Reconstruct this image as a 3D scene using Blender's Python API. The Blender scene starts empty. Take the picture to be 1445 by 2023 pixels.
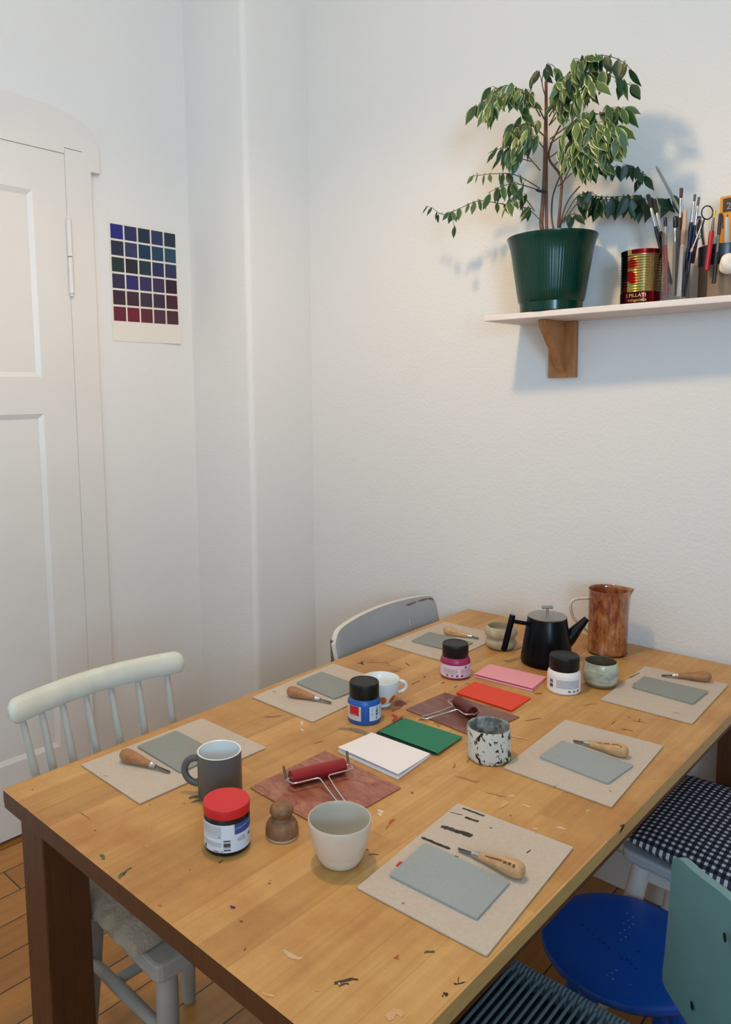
import bpy, math, random
from mathutils import Vector, Matrix, noise
random.seed(7)
PI = math.pi
COL = bpy.context.scene.collection
SC = bpy.context.scene

# ------------------------------------------------------------------ camera model
CX, CY, FPX = 722.5 - 91.525, 1011.5 - 73.293, 1500.21
_yaw, _pit, _roll = -0.7645997, 0.1061797, -0.0135592
CF = Vector((math.sin(_yaw)*math.cos(_pit), math.cos(_yaw)*math.cos(_pit), -math.sin(_pit)))
_r = CF.cross(Vector((0, 0, 1))).normalized(); _u = _r.cross(CF)
CR = _r*math.cos(_roll) + _u*math.sin(_roll)
CU = -_r*math.sin(_roll) + _u*math.cos(_roll)
CAM = Vector((0, 0, 1.45))
def ray(px, py): return CR*((px-CX)/FPX) - CU*((py-CY)/FPX) + CF
def onz(px, py, z=.74): d = ray(px, py); return CAM + d*((z-CAM.z)/d.z)
def ony(px, py, y): d = ray(px, py); return CAM + d*(y/d.y)
def onx(px, py, x): d = ray(px, py); return CAM + d*(x/d.x)

# ------------------------------------------------------------------ materials
def lin(c):
    def f(v):
        v /= 255.0
        return v/12.92 if v <= .04045 else ((v+.055)/1.055)**2.4
    return (f(c[0]), f(c[1]), f(c[2]), 1.0)
class NT:
    def __init__(s, name):
        s.m = bpy.data.materials.new(name); s.m.use_nodes = True
        s.t = s.m.node_tree; s.b = s.t.nodes['Principled BSDF']
    def n(s, typ, **kw):
        nd = s.t.nodes.new('ShaderNode'+typ)
        for k, v in kw.items():
            if k in nd.inputs: nd.inputs[k].default_value = v
            else: setattr(nd, k, v)
        return nd
    def l(s, a, b): s.t.links.new(a, b)
    def coord(s, out='Object', scale=(1, 1, 1), rot=(0, 0, 0)):
        tc = s.n('TexCoord'); mp = s.n('Mapping')
        mp.inputs['Scale'].default_value = scale; mp.inputs['Rotation'].default_value = rot
        s.l(tc.outputs[out], mp.inputs['Vector']); return mp.outputs['Vector']
    def ramp(s, fac, stops):
        r = s.n('ValToRGB'); e = r.color_ramp.elements
        while len(e) < len(stops): e.new(.5)
        for el, (p, c) in zip(e, stops): el.position = p; el.color = c
        s.l(fac, r.inputs['Fac']); return r.outputs['Color']
    def bump(s, height, strength=.3, dist=.002):
        b = s.n('Bump'); b.inputs['Strength'].default_value = strength; b.inputs['Distance'].default_value = dist
        s.l(height, b.inputs['Height']); s.l(b.outputs['Normal'], s.b.inputs['Normal'])
def pbr(name, col, rough=.5, metal=0, noise_amt=0, nscale=30, bump=0, bscale=200, coat=0, spec=.5, trans=0, bdist=.001):
    t = NT(name); c = lin(col); b = t.b
    b.inputs['Base Color'].default_value = c; b.inputs['Roughness'].default_value = rough
    b.inputs['Metallic'].default_value = metal; b.inputs['Coat Weight'].default_value = coat
    b.inputs['Specular IOR Level'].default_value = spec; b.inputs['Transmission Weight'].default_value = trans
    if noise_amt or bump: v = t.coord()
    if noise_amt:
        nz = t.n('TexNoise', Scale=nscale, Detail=5.0); t.l(v, nz.inputs['Vector'])
        lo = tuple(x*(1-noise_amt) for x in c[:3])+(1,); hi = tuple(min(1, x*(1+noise_amt)) for x in c[:3])+(1,)
        t.l(t.ramp(nz.outputs['Fac'], [(.3, lo), (.7, hi)]), b.inputs['Base Color'])
    if bump:
        nb = t.n('TexNoise', Scale=bscale, Detail=3.0); t.l(v, nb.inputs['Vector']); t.bump(nb.outputs['Fac'], bump, bdist)
    return t.m
def attr_mat(name, rough=.5, metal=0, coat=0, spec=.5):
    t = NT(name); a = t.n('Attribute'); a.attribute_name = 'Col'
    t.l(a.outputs['Color'], t.b.inputs['Base Color'])
    t.b.inputs['Roughness'].default_value = rough; t.b.inputs['Metallic'].default_value = metal
    t.b.inputs['Coat Weight'].default_value = coat; t.b.inputs['Specular IOR Level'].default_value = spec
    return t.m
def wood(name, c0, c1, scale=(1, 1, 1), rough=.45, rings=26):
    t = NT(name); v = t.coord(scale=scale)
    nz = t.n('TexNoise', Scale=rings, Detail=6.0, Roughness=.6, Distortion=.6); t.l(v, nz.inputs['Vector'])
    t.l(t.ramp(nz.outputs['Fac'], [(.3, lin(c0)), (.72, lin(c1))]), t.b.inputs['Base Color'])
    t.b.inputs['Roughness'].default_value = rough
    t.bump(nz.outputs['Fac'], .06, .001); return t.m
def planks(name, cols, width, length, axis_rot, gap, gapcol, rough, grain=(3, 60, 3), mortar=.002, var=.5, coat=0, dirt=None, shift=0.0):
    t = NT(name); v = t.coord(rot=(0, 0, axis_rot))
    v.node.inputs['Location'].default_value = (.9, shift, 0)
    br = t.n('TexBrick'); br.offset = .37; br.offset_frequency = 2; br.squash = 1
    br.inputs['Scale'].default_value = 1; br.inputs['Brick Width'].default_value = length; br.inputs['Row Height'].default_value = width
    br.inputs['Mortar Size'].default_value = gap; br.inputs['Mortar Smooth'].default_value = .1; br.inputs['Bias'].default_value = 0
    br.inputs['Color1'].default_value = (0, 0, 0, 1); br.inputs['Color2'].default_value = (1, 1, 1, 1); br.inputs['Mortar'].default_value = (.5, .5, .5, 1)
    t.l(v, br.inputs['Vector'])
    mp = t.n('Mapping'); mp.inputs['Scale'].default_value = grain; t.l(v, mp.inputs['Vector'])
    ad = t.n('VectorMath', operation='ADD'); t.l(mp.outputs['Vector'], ad.inputs[0])
    sc = t.n('VectorMath', operation='SCALE'); sc.inputs['Scale'].default_value = 7.0
    t.l(br.outputs['Color'], sc.inputs[0]); t.l(sc.outputs['Vector'], ad.inputs[1])
    nz = t.n('TexNoise', Scale=1.6, Detail=8.0, Roughness=.62, Distortion=.4); t.l(ad.outputs['Vector'], nz.inputs['Vector'])
    m = t.n('Math', operation='MULTIPLY_ADD'); t.l(br.outputs['Color'], m.inputs[0]); m.inputs[1].default_value = var
    m2 = t.n('Math', operation='MULTIPLY'); t.l(nz.outputs['Fac'], m2.inputs[0]); m2.inputs[1].default_value = 1-var
    t.l(m2.outputs[0], m.inputs[2])
    c = t.ramp(m.outputs[0], [(p, lin(q)) for p, q in cols])
    if dirt:
        nd = t.n('TexNoise', Scale=dirt[0], Detail=6.0, Roughness=.7)
        t.l(t.coord(), nd.inputs['Vector'])
        dr = t.ramp(nd.outputs['Fac'], [(.42, (1, 1, 1, 1)), (.75, lin(dirt[1]))])
        mm = t.n('Mix', data_type='RGBA', blend_type='MULTIPLY'); mm.inputs[0].default_value = 1
        t.l(c, mm.inputs[6]); t.l(dr, mm.inputs[7]); c = mm.outputs[2]
    mx = t.n('Mix', data_type='RGBA'); t.l(br.outputs['Fac'], mx.inputs[0]); t.l(c, mx.inputs[6]); mx.inputs[7].default_value = lin(gapcol)
    t.l(mx.outputs[2], t.b.inputs['Base Color']); t.b.inputs['Roughness'].default_value = rough; t.b.inputs['Coat Weight'].default_value = coat
    inv = t.n('Math', operation='SUBTRACT'); inv.inputs[0].default_value = 1; t.l(br.outputs['Fac'], inv.inputs[1])
    t.bump(inv.outputs[0], .35, mortar)
    return t.m
def wall_mat(name, col, strength=.45, scale=110, dist=.0035):
    t = NT(name); v = t.coord()
    t.b.inputs['Base Color'].default_value = lin(col); t.b.inputs['Roughness'].default_value = .85
    t.b.inputs['Specular IOR Level'].default_value = .2
    n1 = t.n('TexNoise', Scale=scale, Detail=4.0, Roughness=.6); t.l(v, n1.inputs['Vector'])
    t.bump(n1.outputs['Fac'], strength, dist); return t.m
M = {}
M['wall'] = wall_mat('white_plaster', (226, 223, 218))
M['ceil'] = wall_mat('ceiling_white', (232, 230, 226), .1)
M['door'] = pbr('door_gloss_white', (222, 217, 210), .42, noise_amt=.02, nscale=6)
M['trim'] = pbr('trim_white', (214, 206, 197), .45)
M['table'] = planks('beech_staves', [(.15, (166, 120, 62)), (.5, (193, 145, 81)), (.85, (212, 166, 102))], .058, .62, PI/2, .0004, (168, 120, 68), .42, grain=(.9, 44, 3), mortar=.0002, var=.34, dirt=(5, (222, 198, 176)))
M['tableedge'] = wood('table_edge_wood', (178, 134, 76), (206, 164, 102), (6, 1.2, 40), .5)
M['tableshade'] = wood('table_shaded_wood', (76, 40, 14), (98, 54, 22), (30, 30, 2), .5, 5)  # brown leg wood, darkened further to carry the shade at the near end
M['floor'] = planks('pine_floor', [(.15, (128, 80, 28)), (.5, (170, 114, 48)), (.85, (194, 138, 68))], 0.1176, 5.2, PI/2, .002, (38, 20, 8), .35, grain=(1.2, 26, 3), mortar=.002, var=.35, coat=.15, shift=-.0016)
M['paint'] = attr_mat('dried_paint', .6)
M['print'] = attr_mat('printed_label', .45)
M['white_chair'] = pbr('chalky_white_paint', (208, 208, 194), .5, noise_amt=.05, nscale=25)
M['spindle_paint'] = pbr('spindle_white_paint', (184, 180, 168), .55)
M['worn_shaded_chair'] = pbr('worn_shaded_paint', (168, 160, 148), .6, noise_amt=.08, nscale=25)  # weathered paint, also darkened for the shade on seat and legs
M['grey_chair'] = pbr('grey_chair_paint', (164, 167, 168), .5, noise_amt=.05, nscale=14)
M['chip'] = pbr('bare_brown_wood', (120, 98, 78), .7, noise_amt=.3, nscale=60)
M['offwhite'] = pbr('offwhite_paint', (214, 208, 198), .5)
M['steelbrown'] = pbr('brown_grey_frame', (112, 98, 86), .45)
M['bluepl'] = pbr('blue_plastic', (2, 76, 172), .28)
M['bluelit'] = pbr('lit_hole_blue', (140, 170, 214), .6)
M['bluehole'] = pbr('hole_dark_blue', (6, 22, 74), .7)
M['teal'] = pbr('teal_paint', (92, 140, 148), .45, noise_amt=.04, nscale=20)
M['cord'] = pbr('teal_grey_cord', (88, 108, 116), .8, bump=.3, bscale=600)
M['cordshade'] = pbr('shaded_cord', (34, 44, 50), .85)
M['darkframe'] = pbr('dark_frame', (30, 36, 40), .5)
M['board'] = pbr('grey_board', (192, 178, 162), .85, noise_amt=.05, nscale=180)
M['lino'] = pbr('grey_lino', (138, 142, 136), .6, noise_amt=.05, nscale=200)
M['linolight'] = pbr('grey_lino_light', (150, 158, 158), .5, noise_amt=.04, nscale=200)
M['whitepaper'] = pbr('white_paper', (238, 232, 232), .7)
M['pink'] = pbr('pink_card', (240, 160, 172), .65)
M['red'] = pbr('orange_red_card', (226, 64, 34), .6)
M['green'] = pbr('green_card', (22, 118, 84), .6)
M['greendark'] = pbr('green_card_underside', (14, 62, 46), .6)  # darker green of the card's underside
M['handle'] = wood('tool_handle_wood', (176, 128, 82), (214, 174, 124), (14, 60, 60), .45, 2.2)
M['handledark'] = wood('tool_handle_wood_dark', (142, 92, 54), (178, 124, 80), (14, 60, 60), .45, 2.2)
M['stamp'] = pbr('burnt_stamp', (104, 70, 40), .6)
M['steel'] = pbr('steel', (200, 198, 194), .25, 1)
M['chrome'] = pbr('chrome_wire', (220, 218, 214), .15, 1)
M['brushed'] = pbr('brushed_steel', (178, 176, 172), .32, 1)
M['darksteel'] = pbr('dark_steel', (110, 108, 104), .4, 1)
M['rust'] = pbr('inked_rod', (110, 84, 66), .5, .6)
M['rollred'] = pbr('red_rubber', (142, 22, 28), .35, noise_amt=.1, nscale=40)
M['rollmaroon'] = pbr('maroon_rubber', (92, 24, 22), .35, noise_amt=.15, nscale=40)
M['blackcap'] = pbr('black_cap', (18, 18, 18), .4, spec=.3)
M['magenta'] = pbr('magenta_paint', (150, 36, 84), .35)
M['blue'] = pbr('blue_paint', (26, 84, 164), .35)
M['whiteb'] = pbr('white_bottle', (232, 228, 224), .4)
M['blackjar'] = pbr('black_ink_jar', (20, 16, 18), .25)
M['redlid'] = pbr('red_lid', (206, 28, 32), .4)
M['knob'] = wood('walnut_knob', (104, 70, 44), (146, 104, 68), (30, 30, 12), .5, 3)
M['knobbase'] = pbr('pale_felt_base', (186, 166, 146), .8)
M['greymug'] = pbr('grey_glaze', (92, 90, 86), .4)
M['whiteglaze'] = pbr('white_glaze', (226, 228, 226), .25)
M['cream'] = pbr('cream_stoneware', (216, 196, 174), .4, noise_amt=.05, nscale=25)
M['creamfoot'] = pbr('pale_cream_foot', (226, 212, 190), .55)
M['creamin'] = pbr('grey_glaze_inside', (186, 178, 162), .3, noise_amt=.06, nscale=14)
M['bubble'] = pbr('beige_glaze', (178, 164, 134), .28, noise_amt=.12, nscale=60)
M['teapot'] = pbr('black_enamel', (7, 8, 12), .27, spec=.16)
M['lidsteel'] = pbr('satin_steel', (168, 164, 158), .35, 1)
M['glass'] = pbr('clear_glass', (250, 246, 242), .03, trans=1)
M['pot'] = pbr('green_plastic_pot', (6, 50, 38), .17, spec=.35)
M['soil'] = pbr('potting_soil', (46, 34, 24), .95, noise_amt=.4, nscale=80, bump=.6, bscale=120, bdist=.004)
M['bark'] = pbr('ficus_bark', (104, 76, 58), .8, noise_amt=.2, nscale=60)
M['stake'] = pbr('red_brown_stake', (126, 66, 46), .6)
M['twig'] = pbr('green_twig', (96, 88, 54), .7)
def leaf_mat():
    t = NT('variegated_leaf'); a = t.n('Attribute'); a.attribute_name = 'Col'
    t.l(a.outputs['Color'], t.b.inputs['Base Color']); t.b.inputs['Roughness'].default_value = .42
    tr = t.n('BsdfTranslucent'); t.l(a.outputs['Color'], tr.inputs['Color'])
    mx = t.n('MixShader'); mx.inputs[0].default_value = .2
    t.l(t.b.outputs[0], mx.inputs[1]); t.l(tr.outputs[0], mx.inputs[2])
    t.l(mx.outputs[0], t.t.nodes['Material Output'].inputs['Surface']); return t.m
M['leaf'] = leaf_mat()
M['shelf'] = pbr('whitewashed_board', (226, 214, 206), .6, noise_amt=.04, nscale=12)
M['bracket'] = wood('bracket_wood', (148, 96, 52), (180, 124, 74), (26, 26, 5), .5, 3)
M['can'] = attr_mat('lithographed_tin', .2, .9)
M['canred'] = pbr('can_dark_red', (120, 14, 20), .3, .3)
M['gold'] = pbr('gold_print', (206, 176, 112), .35, .6)
M['bristle'] = pbr('dark_bristle', (64, 48, 42), .9, bump=.5, bscale=300)
M['bristlebrown'] = pbr('brown_bristle', (104, 62, 54), .9)
M['bristlegrey'] = pbr('grey_bristle', (100, 98, 92), .9)
M['ferrule'] = pbr('bright_ferrule', (214, 212, 210), .22, 1)
M['black'] = pbr('black_lacquer', (20, 20, 24), .3)
M['navy'] = pbr('navy_lacquer', (24, 30, 56), .3)
M['tan'] = pbr('raw_stick_wood', (196, 158, 130), .6)
M['greyhandle'] = pbr('grey_handle', (150, 146, 140), .5)
M['redpl'] = pbr('red_plastic', (176, 24, 34), .35)
M['maroon'] = pbr('maroon_leather', (92, 38, 46), .5)
M['brass'] = pbr('brass', (226, 190, 90), .25, 1)
M['greymetal'] = pbr('grey_blade', (150, 148, 142), .4, .5)
M['kraft'] = pbr('brown_card', (126, 102, 78), .7, noise_amt=.06)
M['darkbrown'] = pbr('dark_brown', (52, 40, 34), .6)
M['orange'] = pbr('orange_plastic', (214, 138, 24), .45)
M['orangedark'] = pbr('dark_window', (46, 34, 28), .5)
M['rag'] = pbr('white_cloth', (232, 222, 206), .9, bump=.5, bscale=120)
M['fleece'] = pbr('fleece', (168, 148, 124), .95, noise_amt=.12, nscale=50, bump=.6, bscale=150, bdist=.006)
M['paper'] = pbr('chart_paper', (226, 218, 204), .8)
M['chart'] = attr_mat('chart_colour_squares', .5)
M['seatgrey'] = pbr('seat_cool_lit_white', (176, 180, 184), .5)  # off-white seat with the window's blue cast mixed into its colour
def mottled(name, c0, c1, scale, lo, hi, rough, detail=4.0, sc=(1, 1, 1), dist=0.0):
    t = NT(name); v = t.coord(scale=sc); nz = t.n('TexNoise', Scale=scale, Detail=detail, Roughness=.6, Distortion=dist); t.l(v, nz.inputs['Vector'])
    t.l(t.ramp(nz.outputs['Fac'], [(lo, lin(c0)), (hi, lin(c1))]), t.b.inputs['Base Color']); t.b.inputs['Roughness'].default_value = rough
    return t.m
M['speckle'] = mottled('black_splashed_white', (206, 202, 190), (26, 24, 24), 80, .58, .592, .35, 3.0, (1, 1, .75), .9)
M['specklein'] = mottled('mottled_grey_inside', (92, 94, 90), (168, 168, 160), 60, .4, .62, .4)
M['celadon'] = mottled('celadon_glaze', (140, 138, 118), (184, 190, 172), 22, .34, .58, .22, 5, (1, 1, 2.2))
M['celfoot'] = pbr('brown_clay_foot', (138, 120, 92), .5, noise_amt=.15)
M['celin'] = pbr('brown_glaze_inside', (96, 84, 66), .25, noise_amt=.2, nscale=40)
def jug_mat():
    t = NT('amber_mottled_glass'); v = t.coord(scale=(1, 1, .42))
    nz = t.n('TexNoise', Scale=75, Detail=6.0, Roughness=.7); t.l(v, nz.inputs['Vector'])
    n2 = t.n('TexNoise', Scale=9, Detail=2.0); t.l(v, n2.inputs['Vector'])
    ad = t.n('Math', operation='MULTIPLY_ADD'); t.l(nz.outputs['Fac'], ad.inputs[0]); ad.inputs[1].default_value = .62
    m2 = t.n('Math', operation='MULTIPLY'); t.l(n2.outputs['Fac'], m2.inputs[0]); m2.inputs[1].default_value = .38; t.l(m2.outputs[0], ad.inputs[2])
    t.l(t.ramp(ad.outputs[0], [(.36, lin((110, 44, 36))), (.47, lin((150, 78, 46))), (.57, lin((190, 122, 66))), (.7, lin((214, 182, 152)))]), t.b.inputs['Base Color'])
    t.b.inputs['Roughness'].default_value = .12; t.b.inputs['Transmission Weight'].default_value = .25; t.b.inputs['Coat Weight'].default_value = .6
    return t.m
M['jug'] = jug_mat()
def inked(name, c0, c1, scale):
    t = NT(name); v = t.coord(scale=(1, 2.2, 1), rot=(0, 0, .5)); nz = t.n('TexNoise', Scale=scale, Detail=6.0, Roughness=.65, Distortion=1.2); t.l(v, nz.inputs['Vector'])
    t.l(t.ramp(nz.outputs['Fac'], [(.3, lin(c0)), (.72, lin(c1))]), t.b.inputs['Base Color']); t.b.inputs['Roughness'].default_value = .3; return t.m
M['ink1'] = inked('red_inked_plate', (126, 46, 36), (184, 128, 100), 19)
M['ink2'] = inked('maroon_inked_plate', (98, 48, 46), (144, 98, 84), 14)
def gingham():
    t = NT('navy_gingham'); tc = t.n('TexCoord'); sp = t.n('SeparateXYZ'); t.l(tc.outputs['UV'], sp.inputs[0])
    outs = []
    for ax in ('X', 'Y'):
        a = t.n('Math', operation='MULTIPLY'); t.l(sp.outputs[ax], a.inputs[0]); a.inputs[1].default_value = 24
        f = t.n('Math', operation='FRACT'); t.l(a.outputs[0], f.inputs[0])
        g = t.n('Math', operation='GREATER_THAN'); t.l(f.outputs[0], g.inputs[0]); g.inputs[1].default_value = .46
        outs.append(g.outputs[0])
    ad = t.n('Math', operation='ADD'); t.l(outs[0], ad.inputs[0]); t.l(outs[1], ad.inputs[1])
    dv = t.n('Math', operation='MULTIPLY'); t.l(ad.outputs[0], dv.inputs[0]); dv.inputs[1].default_value = .5
    c = t.ramp(dv.outputs[0], [(0, lin((214, 214, 212))), (.5, lin((62, 66, 84))), (1, lin((14, 18, 36)))])
    t.l(c, t.b.inputs['Base Color']); t.b.inputs['Roughness'].default_value = .9; return t.m
M['gingham'] = gingham()

# ------------------------------------------------------------------ mesh builder
def rgb(c): return lin(c)
class MB:
    def __init__(s): s.v = []; s.f = []; s.mi = []; s.c = []; s.uv = {}; s.cur = 0; s.col = (1, 1, 1, 1); s.T = None
    def vert(s, p):
        p = Vector(p); s.v.append(s.T @ p if s.T else p); return len(s.v)-1
    def face(s, idx, col=None, mi=None):
        s.f.append(tuple(idx)); s.mi.append(s.cur if mi is None else mi); s.c.append(col or s.col); return s
    def poly(s, pts, **k): s.face([s.vert(p) for p in pts], **k)
    def box(s, lo, hi):
        x0, y0, z0 = lo; x1, y1, z1 = hi
        i = [s.vert(p) for p in ((x0, y0, z0), (x1, y0, z0), (x1, y1, z0), (x0, y1, z0), (x0, y0, z1), (x1, y0, z1), (x1, y1, z1), (x0, y1, z1))]
        for q in ((3, 2, 1, 0), (4, 5, 6, 7), (0, 1, 5, 4), (1, 2, 6, 5), (2, 3, 7, 6), (3, 0, 4, 7)): s.face([i[k] for k in q])
        return s
    def prism(s, pts, z0, z1, mi_top=None, mi_side=None):
        n = len(pts); a = sum(pts[i][0]*pts[(i+1) % n][1]-pts[(i+1) % n][0]*pts[i][1] for i in range(n))
        if a < 0: pts = pts[::-1]
        b = [s.vert((p[0], p[1], z0)) for p in pts]; t = [s.vert((p[0], p[1], z1)) for p in pts]
        s.face(b[::-1], mi=mi_side); s.face(t, mi=mi_top)
        for k in range(n): s.face([b[k], b[(k+1) % n], t[(k+1) % n], t[k]], mi=mi_side)
        return s
    def lathe(s, prof, seg=48, a0=0, a1=2*PI, colfn=None, c=(0, 0, 0), mifn=None, rfn=None):
        full = abs(a1-a0-2*PI) < 1e-6; n = seg if full else seg+1
        rows = []
        for r, z in prof:
            if r < 1e-6: rows.append([s.vert((c[0], c[1], c[2]+z))]*n); continue
            rows.append([s.vert((c[0]+(r*(rfn(a0+(a1-a0)*k/seg, z) if rfn else 1))*math.cos(a0+(a1-a0)*k/seg),
                                 c[1]+(r*(rfn(a0+(a1-a0)*k/seg, z) if rfn else 1))*math.sin(a0+(a1-a0)*k/seg), c[2]+z)) for k in range(n)])
        for i in range(len(rows)-1):
            for k in range(seg):
                k2 = (k+1) % n
                q = [rows[i][k], rows[i][k2], rows[i+1][k2], rows[i+1][k]]
                q = [q[j] for j in range(4) if q[j] != q[j-1]]
                if len(q) < 3: continue
                am = a0+(a1-a0)*(k+.5)/seg; zm = (prof[i][1]+prof[i+1][1])/2
                s.face(q, col=colfn(am, zm) if colfn else None, mi=mifn(i) if mifn else None)
        return s
    def tube(s, pts, r, seg=10, closed=False, cap=True, flat=1.0):
        pts = [Vector(p) for p in pts]; n = len(pts)
        rr = r if isinstance(r, (list, tuple)) else [r]*n
        rings = []; up = None
        for i, p in enumerate(pts):
            if closed: d = pts[(i+1) % n]-pts[i-1]
            else: d = pts[min(i+1, n-1)]-pts[max(i-1, 0)]
            d.normalize()
            if up is None:
                up = Vector((0, 0, 1)) if abs(d.z) < .9 else Vector((1, 0, 0))
            a = d.cross(up)
            if a.length < 1e-6: a = d.orthogonal()
            a.normalize(); b = a.cross(d).normalized(); up = b
            rings.append([s.vert(p+(a*math.cos(2*PI*k/seg)*rr[i]+b*math.sin(2*PI*k/seg)*rr[i]*flat)) for k in range(seg)])
        m = n if closed else n-1
        for i in range(m):
            A = rings[i]; B = rings[(i+1) % n]
            for k in range(seg): s.face([A[k], A[(k+1) % seg], B[(k+1) % seg], B[k]])
        if cap and not closed:
            s.face(rings[0][::-1]); s.face(rings[-1])
        return s
    def grid(s, nx, ny, fn, colfn=None, uv=False, flip=False):
        idx = [[s.vert(fn(i/nx, j/ny)) for i in range(nx+1)] for j in range(ny+1)]
        for j in range(ny):
            for i in range(nx):
                q = [idx[j][i], idx[j][i+1], idx[j+1][i+1], idx[j+1][i]]
                w = [(i/nx, j/ny), ((i+1)/nx, j/ny), ((i+1)/nx, (j+1)/ny), (i/nx, (j+1)/ny)]
                if flip: q = q[::-1]; w = w[::-1]
                s.face(q, col=colfn((i+.5)/nx, (j+.5)/ny) if colfn else None)
                if uv: s.uv[len(s.f)-1] = w
        return s
    def build(s, name, mats, parent=None, smooth=35, bevel=0, loc=None, seg=2):
        me = bpy.data.meshes.new(name)
        me.from_pydata([tuple(p) for p in s.v], [], s.f)
        if not isinstance(mats, (list, tuple)): mats = [mats]
        for m in mats: me.materials.append(M[m] if isinstance(m, str) else m)
        me.polygons.foreach_set('material_index', s.mi)
        ca = me.color_attributes.new('Col', 'FLOAT_COLOR', 'CORNER')
        buf = []
        for p, c in zip(me.polygons, s.c): buf += list(c)*p.loop_total
        ca.data.foreach_set('color', buf)
        if s.uv:
            ul = me.uv_layers.new(name='UVMap')
            for fi, w in s.uv.items():
                p = me.polygons[fi]
                for k, li in enumerate(p.loop_indices): ul.data[li].uv = w[k]
        if smooth:
            me.polygons.foreach_set('use_smooth', [True]*len(me.polygons))
            me.set_sharp_from_angle(angle=math.radians(smooth))
        me.update()
        o = bpy.data.objects.new(name, me); COL.objects.link(o)
        if parent is not None: o.parent = parent
        if loc is not None: o.location = loc
        if bevel:
            b = o.modifiers.new('bevel', 'BEVEL'); b.width = bevel; b.segments = seg; b.limit_method = 'ANGLE'; b.angle_limit = math.radians(40)
        return o
def tag(o, label, cat, group=None):
    o['label'] = label; o['category'] = cat
    if group: o['group'] = group
    return o
def thing(name, label, cat, loc=(0, 0, 0), rot=(0, 0, 0), group=None):
    o = bpy.data.objects.new(name, None); COL.objects.link(o); o.location = loc; o.rotation_euler = rot
    o.empty_display_size = .05
    return tag(o, label, cat, group)
def struct(o): o['kind'] = 'structure'; return o
def arc(cx, cy, r, a0, a1, n): return [(cx+r*math.cos(a0+(a1-a0)*k/n), cy+r*math.sin(a0+(a1-a0)*k/n)) for k in range(n+1)]
def rpoly(pts, r, n=4):
    out = []
    m = len(pts)
    for i in range(m):
        p = Vector(pts[i]).to_2d(); a = Vector(pts[i-1]).to_2d(); b = Vector(pts[(i+1) % m]).to_2d()
        da = (a-p).normalized(); db = (b-p).normalized()
        p0 = p+da*r; p1 = p+db*r
        for k in range(n+1):
            t = k/n; out.append(tuple((1-t)**2*p0+2*t*(1-t)*p+t*t*p1))
    return out
def text_faces(s, size):
    cu = bpy.data.curves.new('lettering', 'FONT'); cu.body = s; cu.size = size; cu.align_x = 'CENTER'; cu.resolution_u = 2
    o = bpy.data.objects.new('lettering', cu); COL.objects.link(o)
    bpy.context.view_layer.update()
    dg = bpy.context.evaluated_depsgraph_get(); ev = o.evaluated_get(dg); me = ev.to_mesh()
    vs = [tuple(v.co) for v in me.vertices]; fs = [tuple(p.vertices) for p in me.polygons]
    ev.to_mesh_clear(); bpy.data.objects.remove(o); bpy.data.curves.remove(cu)
    return vs, fs

# ------------------------------------------------------------------ room
XL, YB, XR, YF, ZC = -2.393, 2.115, 2.05, -2.3, 3.25
def slab(name, lo, hi, m): return struct(MB().box(lo, hi).build(name, m, smooth=0))
slab('floor', (XL-.1, YF-.1, -.1), (XR+.1, YB+.1, 0), 'floor')
slab('ceiling', (XL-.1, YF-.1, ZC), (XR+.1, YB+.1, ZC+.1), 'ceil')
slab('wall_back', (XL-.1, YB, 0), (XR+.1, YB+.12, ZC), 'wall')
slab('wall_front', (XL-.1, YF-.12, 0), (XR+.1, YF, ZC), 'wall')
slab('wall_left', (XL-.12, YF, 0), (XL, YB, ZC), 'wall')
# right wall with a window opening
WY0, WY1, WZ0, WZ1 = -2.2, -1.0, .95, 2.4
w = MB()
w.box((XR, YF, 0), (XR+.25, WY0, ZC)); w.box((XR, WY1, 0), (XR+.25, YB, ZC))
w.box((XR, WY0, 0), (XR+.25, WY1, WZ0)); w.box((XR, WY0, WZ1), (XR+.25, WY1, ZC))
struct(w.build('wall_right', 'wall', smooth=0))
w = MB(); t = .06
w.box((XR+.1, WY0, WZ0), (XR+.16, WY0+t, WZ1)); w.box((XR+.1, WY1-t, WZ0), (XR+.16, WY1, WZ1))
w.box((XR+.1, WY0+t, WZ0), (XR+.16, WY1-t, WZ0+t)); w.box((XR+.1, WY0+t, WZ1-t), (XR+.16, WY1-t, WZ1))
w.box((XR+.1, (WY0+WY1)/2-.03, WZ0+t), (XR+.16, (WY0+WY1)/2+.03, WZ1-t))
struct(w.build('window_1', 'trim', smooth=0))
# unseen low wall, added to keep window light off the space under the table
slab('wall_light_block', (.12, -.62, 0), (XR, -.50, 1.28), 'wall')
# plastered pipe casing in the corner, with a rounded free edge
pts = [(XL, YB), (XL, 1.80)] + [(x, y) for x, y in arc(-2.06-.022, 1.80+.022, .022, -PI/2, 0, 8)] + [(-2.06, YB)]
struct(MB().prism(pts, 0, ZC).build('wall_corner', 'wall', smooth=40))
# baseboards
struct(MB().box((-2.06, YB-.018, 0), (XR, YB, .11)).build('baseboard_back', 'trim', smooth=0, bevel=.004))
struct(MB().box((XL, 1.39, 0), (XL+.016, 1.80, .11)).build('baseboard_left', 'trim', smooth=0, bevel=.004))

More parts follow.
